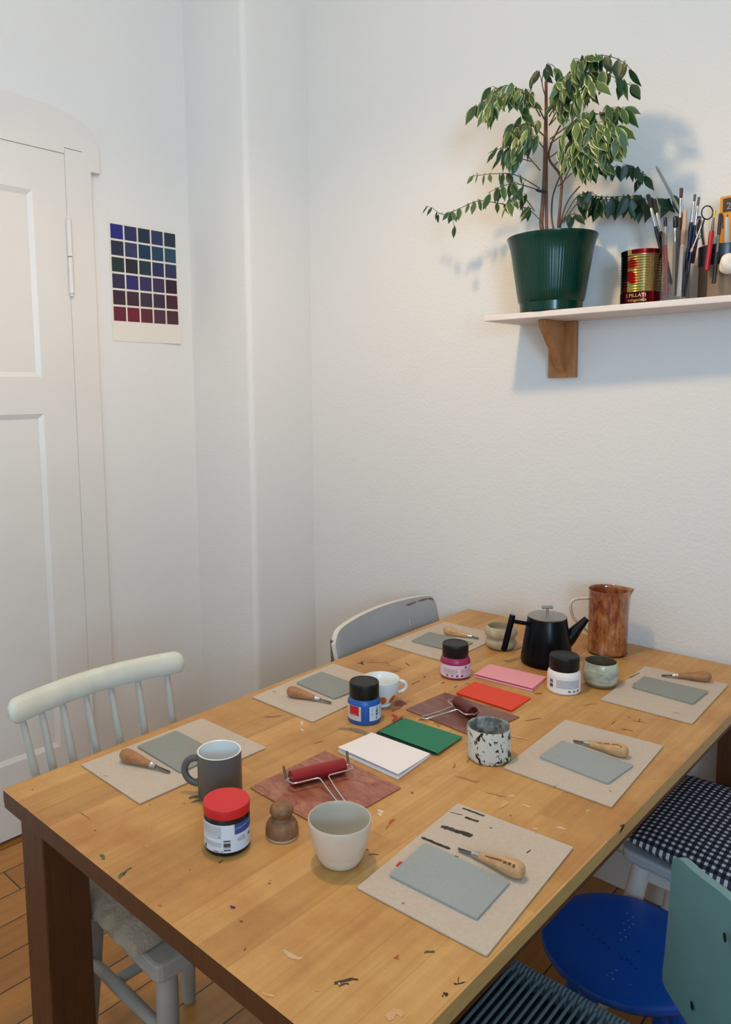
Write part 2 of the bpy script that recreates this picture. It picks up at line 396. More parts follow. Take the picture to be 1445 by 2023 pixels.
# door: recessed panels with bevelled edges
def door_leaf():
    b = MB(); F = XL+.020; Rr = F-.009
    y0, y1, z0, z1 = .35, 1.2908, .012, 2.2395
    P = [(.46, 1.176, .262, 1.398), (.46, 1.176, 1.517, 2.106)]
    b.box((XL, y0, z0), (Rr, y1, z1))
    ys = [y0, .46, 1.176, y1]; zs = [z0, .262, 1.398, 1.517, 2.106, z1]
    for i in range(3):
        for j in range(5):
            if i == 1 and j in (1, 3): continue
            b.poly([(F, ys[i], zs[j]), (F, ys[i+1], zs[j]), (F, ys[i+1], zs[j+1]), (F, ys[i], zs[j+1])])
    for a, c, d, e in P:
        k = .016
        o = [(F, a, d), (F, c, d), (F, c, e), (F, a, e)]; i_ = [(Rr+.0005, a+k, d+k), (Rr+.0005, c-k, d+k), (Rr+.0005, c-k, e-k), (Rr+.0005, a+k, e-k)]
        for q in range(4): b.poly([o[q], o[(q+1) % 4], i_[(q+1) % 4], i_[q]])
    for q in ((y0, 0), (y1, 1)):
        b.poly([(Rr, q[0], z0), (F, q[0], z0), (F, q[0], z1), (Rr, q[0], z1)])
    b.poly([(Rr, y0, z1), (F, y0, z1), (F, y1, z1), (Rr, y1, z1)]); b.poly([(Rr, y0, z0), (F, y0, z0), (F, y1, z0), (Rr, y1, z0)])
    return b
door = struct(door_leaf().build('door_1', 'door', smooth=0))
fr = MB()
fr.T = Matrix(((0, 0, 1, XL), (1, 0, 0, 0), (0, 1, 0, 0), (0, 0, 0, 1)))   # (y,z,depth) -> world
fr.prism([(1.2915, 0), (1.384, 0), (1.384, 2.2), (1.355, 2.2), (1.355, 2.257), (1.2915, 2.257)], 0, .0240)
hp = [(.25, 2.2405), (1.2905, 2.2405), (1.2905, 2.2592), (1.3549, 2.2592), (1.3549, 2.2), (1.418, 2.2), (1.418, 2.262), (1.410, 2.300), (1.392, 2.330), (1.362, 2.353), (1.315, 2.370), (1.24, 2.382), (1.1, 2.389), (.25, 2.391)]
fr.prism(hp, 0, .0241)
fr.prism([(.25, 0), (.346, 0), (.346, 2.242), (.25, 2.242)], 0, .023)
fo = fr.build('door_frame', 'door', door, smooth=0)
for zc in (1.91, .31):
    h = MB(); h.tube([(XL+.030, 1.291, zc-.118), (XL+.030, 1.291, zc-.002)], .0085, 12); h.tube([(XL+.030, 1.291, zc+.002), (XL+.030, 1.291, zc+.118)], .0085, 12)
    h.tube([(XL+.030, 1.291, zc-.127), (XL+.030, 1.291, zc-.119)], .006, 12); h.tube([(XL+.030, 1.291, zc+.119), (XL+.030, 1.291, zc+.127)], .006, 12)
    h.build('hinge', 'door', door)

# colour chart on the wall
cc = [(28, 26, 120), (28, 42, 86), (18, 36, 60), (28, 48, 86), (28, 42, 62),
      (30, 36, 62), (46, 54, 90), (0, 46, 80), (18, 62, 84), (34, 68, 92),
      (26, 44, 46), (28, 28, 36), (18, 50, 58), (32, 38, 84), (42, 44, 82),
      (44, 36, 70), (40, 34, 100), (48, 38, 88), (56, 38, 76), (40, 14, 38),
      (54, 24, 44), (58, 26, 48), (58, 40, 62), (54, 36, 58), (66, 20, 34),
      (98, 20, 48), (110, 16, 44), (92, 28, 38), (76, 40, 58), (70, 32, 42)]
ch = MB()
cy0, cy1, cz0, cz1 = 1.457, 1.742, 1.645, 2.056
def curl(u, v): return XL+.0014+.016*max(0, u-.55)**2*max(0, .5-v)*4
ch.grid(20, 20, lambda u, v: (curl(u, v), cy0+(cy1-cy0)*u-.003*(1-v)*0, cz0+(cz1-cz0)*v), colfn=lambda u, v: rgb((228, 220, 206)))
ch.grid(20, 20, lambda u, v: (curl(u, v)-.0008, cy0+(cy1-cy0)*u, cz0+(cz1-cz0)*v), colfn=lambda u, v: rgb((228, 220, 206)), flip=True)
for rr_ in range(6):
    for k in range(5):
        u0 = .022+.978*k/5-.004; u1 = u0+.978/5-.022; v1 = 1-.018-.826*rr_/6; v0 = v1-.826/6+.017
        c4 = [(u0, v0), (u1, v0), (u1, v1), (u0, v1)]
        ch.poly([(curl(u, v)+.0006, cy0+(cy1-cy0)*u, cz0+(cz1-cz0)*v) for u, v in c4], col=rgb(cc[rr_*5+k]))
tag(ch.build('colour_chart', 'chart', smooth=0), 'paper chart of dark blue to red squares on the wall beside the door', 'poster')

# ------------------------------------------------------------------ table
TX0, TX1, TY0, TY1, TZ = -1.336, -.460, .545, 2.095, .74
table = thing('dining_table', 'long beech table with paint stains, covered with printmaking tools, mugs and boards', 'table', ((TX0+TX1)/2, (TY0+TY1)/2, 0))
def rel(o, root):
    o.location = Vector(o.location)-Vector(root.location); return o
tb = MB()
tb.prism(rpoly([(TX0, TY0), (TX1, TY0), (TX1, TY1), (TX0, TY1)], .006), TZ-.024, TZ, mi_top=0, mi_side=1)
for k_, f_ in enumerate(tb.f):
    if all(tb.v[i].y < TY0+.0062 for i in f_): tb.mi[k_] = 3  # near end face: its shade is painted in with the darkened wood
tb.cur = 2
ZS = [0]
def splat(x, y, rx, ry, rot, col, n=22, jag=.35, z=.0003):
    pts = []; ZS[0] += 1; z += ZS[0]*2e-6
    ph = [random.uniform(0, 2*PI) for _ in range(4)]
    for k in range(n):
        a = 2*PI*k/n; q = 1+jag*(.45*math.sin(2*a+ph[0])+.35*math.sin(3*a+ph[1])+.3*math.sin(5*a+ph[2])+.25*math.sin(8*a+ph[3]))
        ca, sa = math.cos(a), math.sin(a)
        px, py = rx*math.copysign(abs(ca)**.8, ca)*(1+.3*(q-1)), ry*math.copysign(abs(sa)**.8, sa)*q
        if rx > 3*ry: py += ry*1.2*math.sin(px/rx*2.2+ph[0])*jag
        pts.append((x+px*math.cos(rot)-py*math.sin(rot), y+px*math.sin(rot)+py*math.cos(rot), TZ+z))
    tb.poly(pts, col=rgb(col))
def stroke(p, q, w, col, jag=.3):
    a = onz(*p); b = onz(*q); c = (a+b)/2; d = b-a
    splat(c.x, c.y, d.length/2, w, math.atan2(d.y, d.x), col, 26, jag+.25)
for p, q, wd, c in [
    ((236, 1736), (256, 1714), .0035, (84, 92, 50)), ((198, 1688), (207, 1698), .003, (88, 92, 56)), ((242, 1730), (250, 1722), .002, (40, 50, 30)),
    ((312, 1790), (319, 1788), .0025, (190, 80, 50)), ((454, 1791), (466, 1794), .0022, (62, 36, 60)), ((474, 1819), (480, 1822), .0014, (110, 74, 40)),
    ((660, 1941), (706, 1936), .0028, (58, 44, 28)), ((670, 1947), (690, 1944), .0016, (58, 44, 28)), ((668, 1943), (673, 1943), .0012, (214, 190, 150)),  # last stroke is a pale glint painted on the dark piece
    ((900, 1946), (921, 1939), .0008, (60, 16, 12)), ((898, 1945), (902, 1943), .0018, (40, 12, 10)), ((906, 1943), (907, 1930), .0006, (60, 16, 12)),
    ((878, 1967), (885, 1962), .0025, (50, 24, 14)), ((874, 1966), (876, 1970), .001, (50, 24, 14)),
    ((748, 1600), (756, 1606), .004, (216, 196, 174)), ((750, 1606), (752, 1612), .003, (220, 200, 180)),
    ((594, 1425), (600, 1432), .003, (214, 190, 172)), ((594, 1440), (600, 1444), .0028, (210, 186, 170)),
    ((556, 1880), (600, 1894), .003, (204, 170, 128)), ((770, 1628), (778, 1618), .003, (176, 74, 34)), ((762, 1638), (770, 1630), .001, (150, 84, 40)),
    ((985, 1572), (1000, 1575), .0016, (172, 84, 44)), ((960, 1566), (985, 1571), .0008, (140, 80, 50)), ((1004, 1574), (1018, 1571), .003, (206, 176, 144)),
    ((1032, 1590), (1048, 1594), .003, (208, 182, 150)), ((1054, 1636), (1062, 1638), .0026, (212, 186, 150)), ((1100, 1634), (1118, 1638), .0024, (210, 184, 150)),
    ((672, 1440), (740, 1451), .009, (136, 116, 88)), ((684, 1441), (715, 1447), .004, (120, 106, 86)),
    ((780, 1394), (800, 1386), .013, (132, 48, 40)), ((774, 1412), (784, 1426), .006, (164, 56, 36)), ((782, 1424), (800, 1416), .004, (160, 52, 34)), ((776, 1406), (790, 1398), .004, (150, 60, 40)),
    ((708, 1309), (718, 1313), .003, (66, 40, 56)), ((714, 1306), (718, 1314), .0024, (60, 36, 56)), ((727, 1309), (766, 1309), .0016, (138, 58, 34)), ((764, 1309), (770, 1316), .001, (138, 70, 44)),
    ((814, 1353), (828, 1345), .0012, (80, 40, 24)), ((836, 1339), (842, 1336), .0016, (86, 50, 34)), ((800, 1310), (812, 1315), .002, (110, 66, 42)), ((870, 1350), (880, 1348), .002, (110, 50, 34)),
    ((840, 1362), (865, 1359), .003, (196, 154, 108)), ((820, 1373), (830, 1371), .003, (200, 160, 118)), ((850, 1332), (880, 1328), .002, (180, 136, 90)),
    ((1208, 1432), (1218, 1424), .0008, (64, 44, 30)), ((1252, 1424), (1276, 1428), .0008, (58, 40, 28)), ((1262, 1426), (1266, 1420), .0007, (58, 40, 28)), ((1240, 1415), (1248, 1420), .0007, (70, 50, 34)), ((1228, 1440), (1250, 1444), .003, (136, 92, 56)),
    ((716, 1460), (726, 1456), .002, (180, 60, 40)), ((1158, 1603), (1166, 1600), .002, (206, 170, 124)),
    ((372, 1577), (394, 1573), .004, (92, 78, 52)), ((380, 1586), (394, 1580), .004, (104, 86, 58)), ((50, 1597), (60, 1606), .0007, (90, 62, 34)), ((158, 1605), (178, 1619), .0006, (80, 54, 30)), ((24, 1587), (28, 1589), .001, (96, 64, 36)),
    ((730, 1689), (748, 1688), .0012, (60, 44, 30)), ((724, 1678), (728, 1680), .0013, (70, 50, 34)), ((840, 1884), (858, 1878), .002, (84, 60, 34)), ((780, 1894), (788, 1888), .0016, (170, 60, 34)), ((778, 1892), (790, 1896), .0008, (170, 66, 38)),
    ((432, 1706), (440, 1700), .0016, (90, 66, 36)), ((812, 1565), (818, 1568), .0016, (96, 62, 40)), ((1008, 1610), (1011, 1613), .001, (90, 50, 30)),
    ((520, 1960), (540, 1972), .002, (206, 160, 112)), ((764, 2002), (780, 2012), .006, (206, 160, 116)), ((776, 1996), (800, 2004), .004, (204, 160, 112)),
    ((1222, 1300), (1240, 1302), .002, (130, 86, 54)), ((690, 1410), (700, 1404), .003, (190, 150, 110)), ((540, 1400), (556, 1396), .001, (124, 84, 48)),
    ((958, 1392), (990, 1408), .0008, (120, 70, 50)), ((620, 1470), (640, 1463), .0008, (110, 70, 44)), ((1284, 1540), (1300, 1530), .005, (190, 144, 96))]:
    stroke(p, q, wd, c)
for k in range(140):
    x = random.uniform(TX0+.03, TX1-.03); y = random.uniform(TY0+.03, TY1-.05)
    c = random.choice([(112, 74, 40), (96, 60, 36), (196, 156, 112), (206, 170, 128), (150, 80, 44), (120, 84, 52), (206, 172, 132)])
    splat(x, y, random.uniform(.0008, .003), random.uniform(.0004, .0012), random.uniform(0, PI), c, 12, .5, .0002)
for k in range(46):
    x = random.uniform(-1.28, -.62); y = random.uniform(1.08, 1.92)
    c = random.choice([(158, 104, 62), (150, 98, 60), (168, 112, 70), (146, 84, 56), (176, 122, 78), (206, 162, 112)])
    splat(x, y, random.uniform(.005, .022), random.uniform(.0008, .004), random.uniform(0, PI), c, 24, .7, .0002)
# worn notch on the long edge near the gingham chair
e = onx(1228, 1632, TX1)
tb.poly([(TX1+.0006, e.y-.007, TZ-.008), (TX1+.0006, e.y+.012, TZ-.004), (TX1+.0006, e.y+.014, TZ+.0006), (TX1+.0006, e.y+.002, TZ+.0006)], col=rgb((48, 30, 18)))
tb.poly([(TX1-.004, e.y+.002, TZ+.0005), (TX1+.0006, e.y+.002, TZ+.0005), (TX1+.0006, e.y+.013, TZ+.0005), (TX1-.002, e.y+.010, TZ+.0005)], col=rgb((56, 36, 22)))
rel(tb.build('tabletop', ['table', 'tableedge', 'paint', 'tableshade'], table, smooth=0), table)
rel(MB().box((TX0+.0, TY0+.002, TZ-.036), (TX1-.0, TY0+.03, TZ-.0241)).build('end_rail', 'tableshade', table, smooth=0, bevel=.002), table)['label'] = 'dark brown rail under the near end'
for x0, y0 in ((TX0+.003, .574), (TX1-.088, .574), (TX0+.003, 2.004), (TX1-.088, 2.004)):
    rel(MB().box((x0, y0, 0), (x0+.085, y0+.088, TZ-.0241)).build('leg', 'tableshade', table, smooth=0, bevel=.003), table)
rel(MB().box((TX0+.02, .665, TZ-.085), (TX0+.042, 1.982, TZ-.0241)).build('apron', 'tableshade', table, smooth=0), table)
rel(MB().box((TX1-.055, .665, TZ-.085), (TX1-.033, 1.982, TZ-.0241)).build('apron', 'tableshade', table, smooth=0), table)

# ------------------------------------------------------------------ boards, lino, cards
def flat(name, quad, z0, th, mat, label, cat, group=None, r=.003, extra=None, mats=None):
    cx = sum(p[0] for p in quad)/4; cy = sum(p[1] for p in quad)/4
    b = MB(); b.prism(rpoly([(p[0]-cx, p[1]-cy) for p in quad], r, 3), 0, th)
    if extra:
        b.cur = 1
        for k_, (pts, c) in enumerate(extra): b.poly([(x-cx, y-cy, th+.0002+k_*3e-5) for x, y in pts], col=rgb(c))
    o = b.build(name, mats or [mat, 'paint'], smooth=0, loc=(cx, cy, z0)); return tag(o, label, cat, group)
def strip(p, q, w, col, z=.7426, n=12):
    a = onz(*p, z); b = onz(*q, z); d = (b-a).to_2d(); nrm = Vector((-d.y, d.x)).normalized(); L = []; R_ = []
    for k in range(n+1):
        c = a.to_2d()+d*(k/n); L.append(tuple(c+nrm*w*random.uniform(.6, 1.15)*(.7 if k in (0, n) else 1))); R_.append(tuple(c-nrm*w*random.uniform(.6, 1.15)*(.7 if k in (0, n) else 1)))
    return (R_ + L[::-1], col)
MT = TZ+.0008; MTH = .0022; LZ = MT+MTH+.0004; LTH = .0034
g = 'grey cutting boards laid out around the table'
flat('backing_board', [(-1.31, .688), (-1.305, .977), (-1.096, .978), (-1.104, .686)], MT, MTH, 'board', 'grey board at the left table edge behind the grey mug', 'board', g, extra=[strip((205, 1533), (215, 1534), .0008, (90, 80, 66))])
flat('backing_board', [(-1.312, 1.129), (-1.319, 1.42), (-1.114, 1.415), (-1.111, 1.127)], MT, MTH, 'board', 'grey board at the left table edge behind the blue paint jar', 'board', g, extra=[strip((538, 1366), (546, 1368), .0012, (70, 60, 50))])
flat('backing_board', [(-1.318, 1.632), (-1.309, 1.92), (-1.106, 1.918), (-1.109, 1.627)], MT, MTH, 'board', 'grey board behind the magenta paint jar near the grey chair', 'board', g, extra=[strip((785, 1266), (796, 1267), .002, (220, 210, 200))])
flat('backing_board', [(-.702, 1.657), (-.707, 1.939), (-.513, 1.947), (-.504, 1.661)], MT, MTH, 'board', 'grey board at the back right, beside the celadon cup', 'board', g,
     extra=[strip((1244, 1340), (1264, 1330), .0016, (50, 44, 40)), strip((1330, 1408), (1345, 1410), .0008, (120, 106, 92)), strip((1252, 1352), (1258, 1350), .0018, (84, 78, 70))])
flat('backing_board', [(-.702, 1.224), (-.712, 1.501), (-.512, 1.516), (-.495, 1.226)], MT, MTH, 'board', 'grey board right of the black speckled cup', 'board', g, extra=[strip((1092, 1555), (1102, 1552), .001, (130, 118, 100)), strip((1205, 1562), (1208, 1565), .0012, (90, 80, 70))])
flat('backing_board', [(-.676, .771), (-.695, 1.06), (-.491, 1.073), (-.468, .781)], MT, MTH, 'board', 'grey board with black ink strokes nearest the camera', 'board', g,
     extra=[strip((914, 1597), (958, 1613), .0028, (52, 44, 40)), strip((890, 1605), (914, 1611), .0012, (48, 44, 42)), strip((919, 1615), (946, 1624), .0034, (34, 32, 32)),
            strip((872, 1633), (934, 1652), .0056, (50, 48, 48)), strip((900, 1641), (930, 1654), .0036, (30, 28, 28)), strip((833, 1655), (890, 1678), .0034, (40, 38, 38)), strip((840, 1657), (886, 1676), .0012, (24, 24, 24)),
            strip((786, 1713), (795, 1704), .0045, (196, 34, 44)), strip((795, 1784), (799, 1787), .002, (130, 116, 104)), strip((968, 1636), (973, 1637), .0014, (50, 46, 42)), strip((1041, 1686), (1049, 1680), .001, (60, 46, 34)),
            strip((836, 1672), (844, 1669), .003, (84, 82, 76)), strip((898, 1692), (906, 1694), .0014, (40, 36, 34))])
g = 'grey lino sheets on the boards'
flat('lino_sheet', [(-1.290, .801), (-1.29, .897), (-1.138, .895), (-1.136, .796)], LZ, LTH, 'lino', 'grey lino sheet partly behind the grey mug', 'lino sheet', g, r=.005)
flat('lino_sheet', [(-1.292, 1.254), (-1.296, 1.35), (-1.150, 1.345), (-1.155, 1.245)], LZ, LTH, 'lino', 'grey lino sheet partly behind the blue paint jar', 'lino sheet', g, r=.006)
flat('lino_sheet', [(-1.271, 1.695), (-1.280, 1.797), (-1.132, 1.80), (-1.130, 1.70)], LZ, LTH, 'lino', 'grey lino sheet partly behind the magenta paint jar', 'lino sheet', g, r=.005)
flat('lino_sheet', [(-.675, 1.771), (-.679, 1.858), (-.532, 1.862), (-.535, 1.761)], LZ, LTH, 'lino', 'grey lino sheet on the board beside the celadon cup', 'lino sheet', g, r=.006)
flat('lino_sheet', [(-.669, 1.302), (-.668, 1.396), (-.522, 1.391), (-.53, 1.292)], LZ, LTH, 'linolight', 'grey lino sheet right of the black speckled cup', 'lino sheet', g, r=.004)
flat('lino_sheet', [(-.656, .821), (-.665, .922), (-.518, .927), (-.511, .827)], LZ, LTH, 'linolight', 'pale grey lino sheet on the ink-stroked board', 'lino sheet', g, r=.003)
def card(name, quad, layers, mat, label, lower=None, off=(0, 0)):
    cx = sum(p[0] for p in quad)/4; cy = sum(p[1] for p in quad)/4
    root = thing(name, label, 'card', (cx, cy, TZ+.0008), group='folded coloured cards in the middle of the table')
    q = [(p[0]-cx, p[1]-cy) for p in quad]
    l0 = MB(); l0.prism([(p[0]+off[0], p[1]+off[1]) for p in rpoly(q, .002, 2)], 0, layers*.45)
    o = l0.build('lower_fold', lower or mat, root, smooth=0)
    t_ = MB()   # the upper leaf, lifting a little along its open edge
    def up(u, v):
        a = Vector(q[0]).lerp(Vector(q[1]), v); b = Vector(q[3]).lerp(Vector(q[2]), v); p = a.lerp(b, u)
        return p.x, p.y, layers*(.55+.45*(1-v)**1.5)
    t_.grid(8, 8, lambda u, v: up(u, v)); n = len(t_.f)
    t_.grid(8, 8, lambda u, v: (up(u, v)[0], up(u, v)[1], up(u, v)[2]-.0006), flip=True)
    t_.grid(8, 1, lambda u, v: (up(u, 0)[0], up(u, 0)[1], up(u, 0)[2]-.0006*(1-v)))
    t_.grid(8, 1, lambda v, u: (up(1, v)[0], up(1, v)[1], up(1, v)[2]-.0006*(1-u)))
    t_.build('upper_leaf', mat, root, smooth=30); return root
card('folded_card', [(-.978, 1.062), (-.977, 1.166), (-.832, 1.171), (-.823, 1.057)], .011, 'whitepaper', 'white folded card lying nearest the red roller')
card('folded_card', [(-.969, 1.180), (-.973, 1.273), (-.829, 1.281), (-.822, 1.182)], .006, 'green', 'dark green folded card beside the white card', 'greendark', (-.006, -.002))
card('folded_card', [(-.968, 1.465), (-.975, 1.557), (-.824, 1.559), (-.82, 1.462)], .004, 'red', 'orange red folded card between pink card and speckled cup')
card('folded_card', [(-.996, 1.588), (-1.008, 1.683), (-.857, 1.698), (-.842, 1.599)], .008, 'pink', 'pale pink folded card in front of the black teapot')
g = 'ink plates under the rollers'
flat('ink_plate', [(-1.003, .853), (-1.0, 1.048), (-.8, 1.037), (-.809, .847)], TZ+.0008, .0014, 'ink1', 'reddish brown inked plate under the bright red roller', 'plate', g, r=.002)
flat('ink_plate', [(-1.002, 1.315), (-.992, 1.455), (-.792, 1.449), (-.81, 1.30)], TZ+.0008, .0014, 'ink2', 'dark maroon inked plate beside the orange red card', 'plate', g, r=.002)

# ------------------------------------------------------------------ gouges
def gouge(A, B, L, label, mat='handle', stamped=False, surf=MT+MTH):
    A = Vector(A); B = Vector(B); d = (B-A).to_2d().normalized()
    zA = surf+.0136; zB = surf+.0035
    pit = math.atan2(zA-zB, L)
    root = thing('lino_gouge', label, 'gouge', (A.x, A.y, surf+.0002), (0, 0, math.atan2(d.y, d.x)), 'lino gouges on the boards')
    Tm = Matrix.Translation((0, 0, zA-surf)) @ Matrix.Rotation(pit, 4, 'Y') @ Matrix.Rotation(PI/2, 4, 'Y')   # lathe z -> +x
    prof = [(0, 0), (.005, .0006), (.009, .003), (.0118, .008), (.0131, .015), (.0130, .022), (.0118, .032), (.0098, .044), (.0078, .056), (.0064, .066), (.0058, .0735), (0, .0735)]
    h = MB(); h.T = Tm; h.lathe(prof, 28); h.build('handle', mat, root, 50)
    f_ = MB(); f_.T = Tm; f_.lathe([(.0056, .0735), (.0062, .074), (.0062, .077), (.0054, .078), (.0050, .082), (.0046, .0865), (0, .0865)], 20); f_.build('ferrule', 'steel', root, 40)
    b = MB(); b.T = Tm; z0, z1 = .086, L
    for s in (-1, 1):
        for (x0, x1, y0, y1) in ((0, 0, 0, 0),):
            b.poly([(-.0012, 0, z0), (-.0012, s*.0032, z0), (.0012, s*.0036, z0+.004), (.0014, s*.0036, z1-.004), (.001, 0, z1), (-.0012, 0, z0+.01)])
    b.tube([(0, 0, z0-.001), (0, 0, z0+.014)], [.003, .0012], 8)
    b.tube([(-.001, 0, z0), (-.001, 0, z1-.001)], [.0016, .0007], 6)
    b.build('blade', 'darksteel', root, 30)
    if stamped:
        m = MB(); m.T = Tm
        for (z0, z1, da, w) in stamped:
            zz = [z0+(z1-z0)*k/6 for k in range(7)]
            def rr(z):
                for (r0, a), (r1, c) in zip(prof, prof[1:]):
                    if a <= z <= c: return r0+(r1-r0)*(z-a)/(c-a)
                return .006
            for k in range(6):
                a0, a1 = da-w, da+w
                m.poly([((rr(zz[k])+.0003)*math.cos(PI+a0), (rr(zz[k])+.0003)*math.sin(PI+a0), zz[k]), ((rr(zz[k])+.0003)*math.cos(PI+a1), (rr(zz[k])+.0003)*math.sin(PI+a1), zz[k]),
                        ((rr(zz[k+1])+.0003)*math.cos(PI+a1), (rr(zz[k+1])+.0003)*math.sin(PI+a1), zz[k+1]), ((rr(zz[k+1])+.0003)*math.cos(PI+a0), (rr(zz[k+1])+.0003)*math.sin(PI+a0), zz[k+1])])
        m.build('stamp_mark', 'stamp', root, 40)
    return root
gouge((-1.267, .751, 0), (-1.149, .784, 0), .122, 'gouge with red brown handle on the board behind the grey mug', 'handledark')
gouge((-1.254, 1.189, 0), (-1.145, 1.222, 0), .117, 'gouge with brown handle on the board left of the blue jar', 'handledark')
gouge((-1.242, 1.815, 0), (-1.149, 1.837, 0), .108, 'gouge with plain pale handle behind the magenta jar')
gouge((-.547, 1.939-.006, 0), (-.649, 1.891, 0), .113, 'gouge with dull brown handle on the board beside the celadon cup', 'handledark')
st = [(.014, .030, -.45, .09), (.034, .046, -.45, .10), (.050, .060, -.42, .12), (.010, .0125, -.6, .16)]
gouge((-.542, 1.415, 0), (-.651, 1.410, 0), .111, 'pale gouge stamped with brown marks right of the speckled cup', 'handle', st)
gouge((-.506, .9465, 0), (-.617, .9435, 0), .113, 'pale gouge with long brown stamp on the ink-stroked board', 'handle', [(.010, .014, -.75, .2), (.016, .022, -.7, .16), (.0235, .030, -.7, .15), (.032, .062, -.6, .13)])

# ------------------------------------------------------------------ brayers
def brayer(a, b, hdir, hl, mat, label, post):
    a = Vector((a[0], a[1], 0)); b = Vector((b[0], b[1], 0)); c = (a+b)/2; ax = (b-a).normalized(); L = (b-a).length
    R_ = .0138; sf = TZ+.0008+.0014
    root = thing('ink_roller', label, 'ink roller', (c.x, c.y, sf+.0002), (0, 0, math.atan2(ax.y, ax.x)), 'ink rollers on the plates')
    q = Matrix.Rotation(-math.atan2(ax.y, ax.x), 3, 'Z') @ Vector((hdir[0], hdir[1], 0)); s = 1 if q.y > 0 else -1
    sl = q.x/max(.2, abs(q.y))
    r_ = MB(); r_.T = Matrix.Translation((-L/2, 0, R_)) @ Matrix.Rotation(PI/2, 4, 'Y')
    r_.lathe([(0, 0), (.004, 0), (R_-.001, 0), (R_, .001), (R_, L-.001), (R_-.001, L), (.004, L), (0, L)], 36); r_.build('roller', mat, root, 40)
    ends = MB(); ends.tube([(-L/2-.010, 0, R_), (L/2+.010, 0, R_)], .0022, 10); ends.build('axle', 'chrome', root)
    k = .008; F = R_+.008
    wz = R_+.002
    pth = [(-L/2-.008, 0, R_), (-L/2-.0085, s*F*.6, wz), (-L/2-.006, s*F, wz), (-L/2+.004, s*(F+.002), wz), (-k-.004, s*(F+.002), wz), (-k, s*(F+.006), wz-.001)]
    mid = [(sl*hl*.5-k*.9, s*(F+hl*.5), wz*.55), (sl*hl-k*.8, s*(F+hl), .0035), (sl*(hl+.005)-k*.4, s*(F+hl+.006), .003), (sl*(hl+.005)+k*.4, s*(F+hl+.006), .003), (sl*hl+k*.8, s*(F+hl), .0035), (sl*hl*.5+k*.9, s*(F+hl*.5), wz*.55)]
    pth2 = [(-x, y, z) for x, y, z in pth[::-1]]
    wr = MB(); wr.tube(pth+mid+pth2, .0016, 8); wr.build('wire_handle', 'chrome', root, 60)
    for sg in (-1, 1):
        p = MB(); p.tube([(sg*(L/2+.009), 0, R_), (sg*(L/2+.010), -s*.008, R_+post), (sg*(L/2+.010), -s*.009, R_+post+.002)], [.0024, .0024, .0016], 8); p.build('foot', 'rust', root)
brayer((-.952, .907), (-.913, 1.009), (.1, -.04), .075, 'rollred', 'bright red ink roller with wire handle on the near plate', .020)
brayer((-.921, 1.402), (-.862, 1.371), (-.05, -.084), .075, 'rollmaroon', 'dark maroon ink roller with wire handle beside the orange red card', .004)

# ------------------------------------------------------------------ paint jars with labels
def face_ang(x, y): return math.atan2(-y, -x)
def label_mesh(root, R, z0, z1, a0, a1, fn, nx=90, nz=50, name='label'):
    b = MB(); b.grid(nx, nz, lambda u, v: (R*math.cos(a0+(a1-a0)*u), R*math.sin(a0+(a1-a0)*u), z0+(z1-z0)*v), colfn=lambda u, v: rgb(fn(u, v)))
    return b.build(name, 'print', root, 60)
def inside(u, v, a, b, c, d): return a <= u <= c and b <= v <= d
def hsh(i, j=0): return noise.random() if False else (math.sin(i*127.1+j*311.7)*43758.5453) % 1
def paintjar(c, mat, label, body_r, h, cap_r, labels):
    root = thing('paint_jar', label, 'paint jar', (c[0], c[1], TZ+.0005), group='paint jars with black caps')
    ch_ = h*.34; bh = h-ch_
    R = body_r
    b = MB(); b.lathe([(0, 0), (R*.93, 0), (R*.985, .002), (R, .006), (R, bh*.70), (R*.985, bh*.78), (R*.93, bh*.88), (R*.86, bh*.95), (R*.80, bh), (0, bh)], 56); b.build('jar_body', mat, root, 60)
    k = MB(); k.lathe([(0, bh-.004), (cap_r*.97, bh-.004), (cap_r, bh-.002), (cap_r, h-.004), (cap_r*.985, h-.0015), (cap_r*.95, h), (cap_r*.9, h-.001), (0, h-.0012)], 90, rfn=lambda a, z: 1+.006*(math.sin(a*45) if z < h-.004 else 0)); k.build('cap', 'blackcap', root, 30)
    n = MB(); n.box((cap_r*.55-.002, -.0012, h-.0012), (cap_r*.55+.002, .0012, h-.0004)); n.build('cap_vent', 'darksteel', root, 0)
    for a in labels: label_mesh(root, R+.0005, *a)
    return root
fa = face_ang(-1.038, 1.568)
def lab_mag(u, v):
    c = (226, 198, 206)
    if v < .06: return (226, 200, 210)
    if .08 < v < .24:
        for k, x in enumerate((.33, .42, .51, .60)):
            if x < u < x+.05: return (84, 52, 62) if hsh(int(u*160), int(v*40)+k) > .28 else (170, 140, 150)
        if .66 < u < .80 and hsh(int(u*150), int(v*30)) > .6: return (150, 118, 130)
    if .30 < v < .72:
        if .28 < u < .54 or .60 < u < .86: return (186, 166, 178) if hsh(int(u*70), int(v*26)) > .35 else (208, 188, 198)
    if (u-.70)**2*4.5+(v-.83)**2*1.0 < .0045: return (72, 40, 60)
    if .77 < u < .86 and .8 < v < .86: return (140, 110, 126)
    return c
paintjar((-1.038, 1.568), 'magenta', 'magenta paint jar with black cap in front of the back left board', .0372, .084, .0325, [(.006, .037, fa-1.9, fa+1.9, lab_mag)])
fa = face_ang(-1.04, 1.217)
def lab_l(u, v):
    if .36 < u < .90 and .34 < v < .98:
        if v < .48 and .45 < u < .85 and hsh(int(u*60), int(v*50)) > .5: return (214, 120, 110)
        return (188, 24, 40)
    return (206, 200, 190) if hsh(int(u*50), int(v*30)) > .2 else (186, 180, 172)
